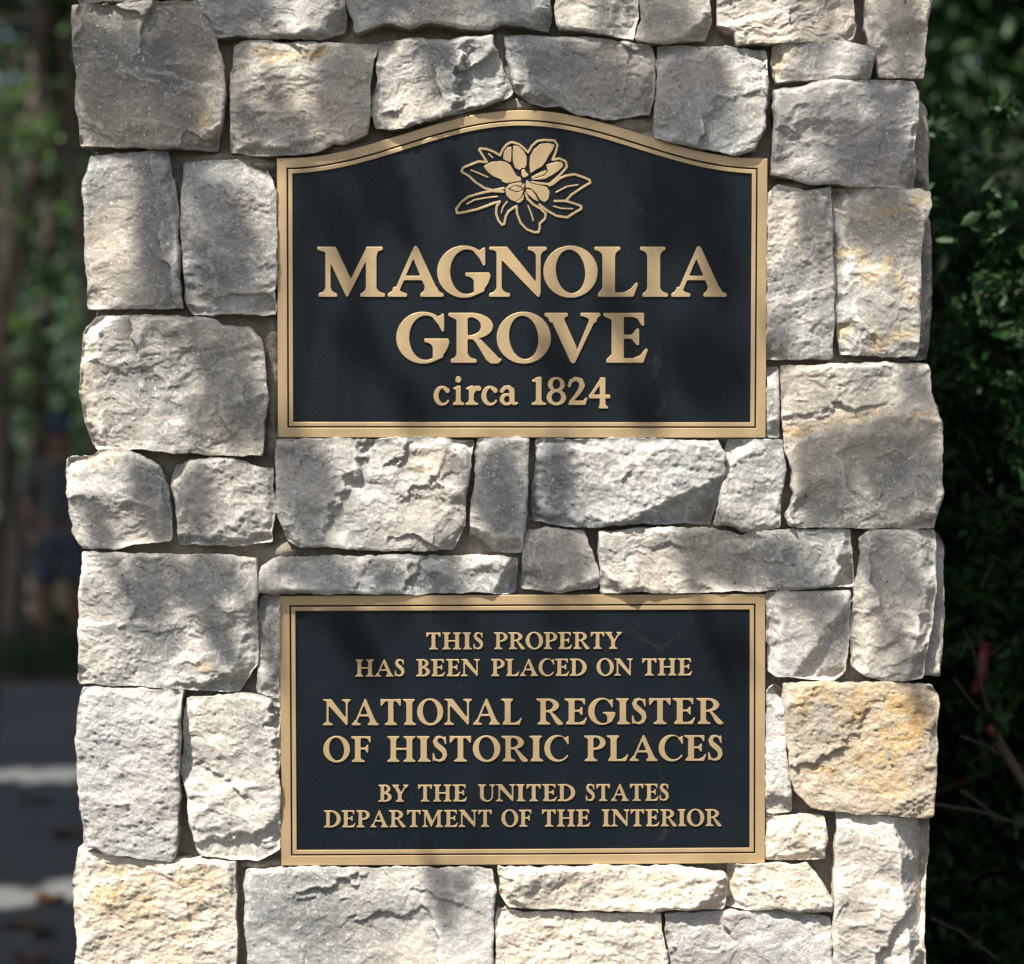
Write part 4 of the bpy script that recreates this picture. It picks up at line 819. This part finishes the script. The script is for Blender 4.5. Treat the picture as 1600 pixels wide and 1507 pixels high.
# fallen leaves lying on the drive
for i, (x, y, s, c, lab) in enumerate(((48, 1252, .12, 0, 'dark brown fallen leaf lying on the shaded drive below the far sunny strip'), (104, 1306, .13, 1, 'reddish fallen leaf lying on the shaded drive close to the pillar edge'), (84, 1408, .09, 2, 'small orange fallen leaf lying in the near sunny strip'), (34, 1446, .12, 3, 'yellow tan fallen leaf lying just below the near sunny strip'), (64, 1462, .07, 0, 'small dark fallen leaf near the lower left corner'), (40, 1500, .1, 1, 'reddish fallen leaf at the bottom left corner'))):
    d = 3000*(H0-.012)/(y-CY)/1.0*1.0; p = np.array([(x-CX)*K*d/D, d-D, .016])
    M = [simple_mat('fallen_leaf', cc, .8, var=.2, scale=60) for cc in ((.05, .035, .025), (.10, .045, .025), (.22, .09, .035), (.09, .06, .03))][c] if i < 1 or True else None
    n = 14; a = np.linspace(0, 2*np.pi, n, endpoint=False); rr_ = s*(.5+.18*np.cos(a)+.08*np.cos(5*a)); th = i*1.3
    V = np.stack([rr_*np.cos(a+th), rr_*.75*np.sin(a+th), .012*np.cos(2*a)+.008], 1); V = np.concatenate([V, [[0, 0, .0]], V-[0, 0, .002], [[0, 0, -.002]]])
    F = [(k, (k+1) % n, n) for k in range(n)]+[(n+1+(k+1) % n, n+1+k, 2*n+1) for k in range(n)]
    tag(link('fallen_leaf', np_mesh('fallen_leaf', V, [F]), [M], None, Vector(p)), lab, 'leaf', 'leaves fallen on the drive')
# evergreen shrub to the right of the pillar
def shrub():
    b = np.array([1.25, 1.15, 0.]); t = empty('evergreen_shrub', b); tag(t, 'dense dark small leaved evergreen shrub beside the right edge of the pillar', 'shrub')
    r = np.random.RandomState(31); tb = Tubes(); tips = []
    stems = []
    for i in range(7):
        a = r.uniform(0, 6.28); e = b+np.array([r.uniform(-.55, .7), r.uniform(-.6, .7), r.uniform(1.0, 1.7)]); m1 = (b+e)/2+np.array([r.uniform(-.15, .15), r.uniform(-.15, .15), -.1])
        q = np.array([b+r.randn(3)*[.05, .05, 0], m1, e]); s = np.linspace(0, 1, 9)[:, None]; c = (1-s)**2*q[0]+2*s*(1-s)*q[1]+s*s*q[2]+r.randn(9, 3)*.012
        tb.add(c-b, np.linspace(.009, .002, 9), 6); stems.append(c)
    P = []; Al = []
    n = 1500; hub = np.stack([.64+1.4*r.rand(130)**1.4, r.rand(130), .2+1.5*r.rand(130)], 1)
    for i in range(n):
        # sprays: denser toward the outside face of the bush
        x = .64+1.5*r.rand()**1.4; z = r.uniform(.25, 2.75); y = .62+r.rand()**1.5*1.35+.12*noise(x*3, z*3)+(.1 if z > 1.9 else 0)+max(0, .55-z)*.6+max(0, 1.15-z)*.35
        hb = hub[r.randint(130)]; x = max(.64, hb[0]+.07*r.randn()); z = hb[2]+.07*r.randn(); y = .62+.55*hb[1]+.15*r.rand()+.12*noise(x*3, z*3)+max(0, .55-z)*.6+max(0, 1.15-z)*.35
        c = np.array([x, y, z]); st = stems[r.randint(7)]; a = st[np.argmin(np.linalg.norm(st-c, axis=1))]
        d = (c-a); L = np.linalg.norm(d); d = d/(L+1e-6)+np.array([0, -.4, .15])+r.randn(3)*.45; d /= np.linalg.norm(d); ln = r.uniform(.1, .22)
        s = np.linspace(0, 1, 6)[:, None]; q = c+d*ln*s+np.array([0, 0, -.05])*s*s
        if i % 9 == 0: tb.add(np.concatenate([[(a+c)/2+r.randn(3)*.03], q])-b, [.0035, .003, .0028, .0024, .002, .0016, .001], 5)
        k = r.randint(22, 42); tt = r.rand(k, 1); P.append(c+d*ln*tt+np.array([0, 0, -.05])*tt*tt+r.randn(k, 3)*.012)
    for i in range(5200): P.append(np.array([[.6+1.7*r.rand()**1.3, 1.0+1.05*r.rand(), r.uniform(.02, 1.68+.25*r.rand())]])+r.randn(14, 3)*.05)
    P = np.concatenate(P)
    P = P[~((P[:, 0] < .60) & (P[:, 1] < 1.1))]
    link('stems', tb.mesh('stems'), [TWIG], t); link('leaves', leaf_mesh('leaves', P-b, .029*(.7+.7*r.rand(len(P))), 32, width=.46), [LF_SH], t)
    # a bare twig showing through, pale against the dark
    dd = 2.95; PT = simple_mat('pale_twig', (.04, .032, .025), .9, var=.3, scale=80)
    for q, ra in (([(1548,1120),(1536,1085),(1528,1045),(1518,1010),(1506,985)], .0045), ([(1528,1045),(1545,1025),(1575,1000)], .0022), ([(1512,1000),(1500,1030),(1498,1010)], .002), ([(1532,918),(1540,900),(1552,880)], .003), ([(1490,1060),(1512,1090),(1530,1110)], .003), ([(1470,1040),(1482,1012),(1500,1005)], .0016), ([(1500,1150),(1540,1165),(1600,1200)], .0035), ([(1455,1435),(1500,1455),(1560,1500)], .004), ([(1450,1255),(1530,1268),(1600,1290)], .005), ([(1500,1235),(1530,1255),(1560,1280)], .004)):
        tw = Tubes(); tw.add(np.array([at(x, y, dd) for x, y in q])-b, np.linspace(ra*.7, ra*.4, len(q)), 6); link('bare_twig', tw.mesh('bare_twig'), [PT], t)
    return b
SB = shrub()
def ribbon():
    RED = simple_mat('red_ribbon', (.085, .005, .007), .45, var=.12)
    q = [(1541,1004),(1539,1018),(1536,1032),(1534,1046),(1532,1060),(1528,1073),(1524,1084)]; wd = [9,10,10,11,10,10,10]; b = at(1536, 1040, 3.0); V = []
    for i, ((x, y), w) in enumerate(zip(q, wd)):
        for sgn in (-1, 1):
            c = at(x+sgn*w, y, 3.0)+np.array([0, .004*math.sin(i*1.3)+.003*sgn, 0]); V += [c-b, c-b+np.array([0, .0012, 0])]
    F = []
    for i in range(len(q)-1):
        o = i*4; F += [(o, o+4, o+6, o+2), (o+1, o+3, o+7, o+5), (o, o+1, o+5, o+4), (o+2, o+6, o+7, o+3)]
    tag(link('marking_ribbon', np_mesh('marking_ribbon', V, [F]), [RED], None, Vector(b)), 'red flagging ribbon hanging on a twig in the dark shrub', 'ribbon')
    st = empty('wooden_stake', at(1596, 1215, 2.95)); tag(st, 'tan wooden stake with a red painted tip leaning in the shrub', 'stake')
    def bar(name, a, c, w, m):
        a, c = at(*a, 2.95), at(*c, 2.95); d = (c-a)/np.linalg.norm(c-a); u = np.array([-d[2], 0, d[0]])*w; v = np.array([0, 1, 0])*w*.6
        V = [p+i*u+j*v-np.array(st.location) for p in (a, c) for i, j in ((-1, -1), (1, -1), (1, 1), (-1, 1))]
        F = [(0, 1, 2, 3), (7, 6, 5, 4), (0, 4, 5, 1), (1, 5, 6, 2), (2, 6, 7, 3), (3, 7, 4, 0)]; link(name, np_mesh(name, V, [F], smooth=False), [m], st)
    bar('shaft', (1640, 1290), (1556, 1151), .0068, simple_mat('stake_wood', (.06, .042, .026), .85, var=.25, scale=50)); bar('painted_tip', (1556, 1151), (1543, 1134), .0072, RED)
ribbon()
# a broad leaved bush further back on the right, soft out of focus
def back_bush():
    b = np.array([2.0, 5.2, 0.]); t = empty('broadleaf_bush', b); tag(t, 'dark broad leaved bush blurred behind the top of the shrub', 'bush'); r = np.random.RandomState(41)
    P, cc = crown_points((2.1, 5.0, 2.4), (1.5, .8, 2.0), 17000, r, 60); tb = Tubes()
    for c in cc: tb.add(np.array([b+r.randn(3)*[.1, .1, 0], (b+c)/2+r.randn(3)*.1, c])-b, [.02, .014, .005], 6)
    P = P[P[:, 2] > .1]
    link('stems', tb.mesh('stems'), [BARK], t); link('leaves', leaf_mesh('leaves', P-b, .075*(.7+.6*r.rand(len(P))), 42, width=.55), [LF_SH], t)
back_bush()
# ------------------------------------------------------------------ the visitor standing in the shade beyond the drive
def skin_mesh(name, verts, edges, radii, root=0, sub=2):
    me = bpy.data.meshes.new(name); me.from_pydata([Vector(v) for v in verts], edges, []); o = bpy.data.objects.new(name, me); COL.objects.link(o)
    md = o.modifiers.new('skin', 'SKIN'); md.use_smooth_shade = True
    if not me.skin_vertices: me.attributes.new('skin', 'FLOAT', 'POINT')
    for i, r in enumerate(radii):
        sv = me.skin_vertices[0].data[i]; sv.radius = (r, r) if not isinstance(r, tuple) else r; sv.use_root = (i == root)
    s = o.modifiers.new('sub', 'SUBSURF'); s.levels = s.render_levels = sub
    dg = bpy.context.evaluated_depsgraph_get(); m2 = bpy.data.meshes.new_from_object(o.evaluated_get(dg)); m2.name = name
    bpy.data.objects.remove(o); bpy.data.meshes.remove(me)
    m2.polygons.foreach_set('use_smooth', np.ones(len(m2.polygons), bool)); return m2
def person():
    d = 14.2; b = at(94, 0, d); b[2] = .004
    t = empty('person', b); t.rotation_euler = (0, 0, math.radians(14))
    tag(t, 'person in dark cap, grey shirt and shorts standing in shade beyond the drive', 'person')
    SK = simple_mat('skin', (.20, .105, .075), .6, var=.06); SHIRT = simple_mat('shirt_cloth', (.085, .09, .09), .9, var=.12, scale=12, bump=.5, bscale=14, bdist=.02)
    SHORT = simple_mat('shorts_cloth', (.065, .08, .105), .9, var=.12, scale=12, bump=.4, bscale=14, bdist=.02); CAP = simple_mat('cap_cloth', (.03, .045, .10), .85); SHOE = simple_mat('shoe', (.22, .21, .20), .7)
    V = []; R = []; Eg = []
    def v(p, r, par=None):
        V.append(p); R.append(r); 
        if par is not None: Eg.append((par, len(V)-1))
        return len(V)-1
    pel = v((0, 0, .93), (.145, .105)); wa = v((0, 0, 1.08), (.13, .10), pel); ch = v((0, -.01, 1.27), (.155, .11), wa); sh = v((0, 0, 1.40), (.12, .085), ch)
    ne = v((0, -.005, 1.49), .055, sh); hd = v((0, -.02, 1.57), (.072, .085), ne); h2 = v((0, -.015, 1.66), (.078, .095), hd); v((0, -.01, 1.73), (.055, .065), h2)
    nz = v((0, -.118, 1.60), .012, hd); v((.085, .0, 1.605), .014, hd); v((-.085, .0, 1.605), .014, hd)
    for s in (-1, 1):
        a = v((s*.17, 0, 1.40), .06, sh); e = v((s*.225, .02, 1.13), .043, a); w = v((s*.235, -.05, .89), .028, e); p = v((s*.235, -.065, .82), (.034, .018), w)
        for k, (dx, dz) in enumerate(((-.028, .075), (-.010, .088), (.010, .084), (.027, .066))):
            f = v((s*.235, -.065+dx, .79-.0*k), .009, p); f2 = v((s*(.232-.004), -.068+dx, .79-dz*.55), .0085, f); v((s*(.222), -.07+dx, .79-dz), .007, f2)
        th = v((s*.215, -.095, .84), .010, w); v((s*.205, -.11, .79), .008, th)
        hp = v((s*.095, 0, .86), .092, pel); kn = v((s*.105, -.015, .49), .058, hp); cf = v((s*.11, .015, .34), .056, kn); an = v((s*.115, .015, .09), .038, cf); hl = v((s*.115, .02, .045), .036, an); v((s*.125, -.13, .035), (.036, .026), hl)
    link('body', skin_mesh('body', V, Eg, R), [SK], t)
    # eyes and hair
    EY = simple_mat('eye_dark', (.03, .02, .02), .3)
    for s in (-1, 1):
        mb = Tubes(); mb.add(np.array([(s*.031, -.098, 1.618), (s*.031, -.104, 1.618), (s*.031, -.108, 1.618)]), [.011, .010, .003], 8)
        link('eye', mb.mesh('eye'), [EY], t)
    sv = [(0, 0, .90), (0, 0, 1.08), (0, -.01, 1.28), (0, 0, 1.415), (0, 0, 1.455)]; sr = [(.165, .125), (.155, .12), (.175, .13), (.13, .095), (.07, .065)]; se = [(0, 1), (1, 2), (2, 3), (3, 4)]
    for s in (-1, 1):
        k = len(sv); sv += [(s*.18, 0, 1.405), (s*.222, .015, 1.22), (s*.228, .017, 1.17)]; sr += [.075, .072, .075]; se += [(3, k), (k, k+1), (k+1, k+2)]
    link('shirt', skin_mesh('shirt', sv, se, sr, 2), [SHIRT], t)
    pv = [(0, 0, .98), (0, 0, .88)]; pr = [(.155, .12), (.155, .12)]; pe = [(0, 1)]
    for s in (-1, 1):
        k = len(pv); pv += [(s*.1, 0, .80), (s*.112, -.008, .60), (s*.113, -.01, .50)]; pr += [.112, .105, .105]; pe += [(1, k), (k, k+1), (k+1, k+2)]
    link('shorts', skin_mesh('shorts', pv, pe, pr, 0), [SHORT], t)
    link('cap', skin_mesh('cap', [(0, 0, 1.69), (0, .0, 1.745), (0, -.11, 1.685), (0, -.175, 1.672)], [(0, 1), (0, 2), (2, 3)], [(.092, .105), (.06, .07), (.075, .012), (.06, .008)], 0), [CAP], t)
    for s in (-1, 1): link('shoe', skin_mesh('shoe', [(s*.115, .045, .05), (s*.118, -.04, .05), (s*.126, -.15, .04)], [(0, 1), (1, 2)], [(.046, .05), (.048, .048), (.044, .034)], 1), [SHOE], t)
person()
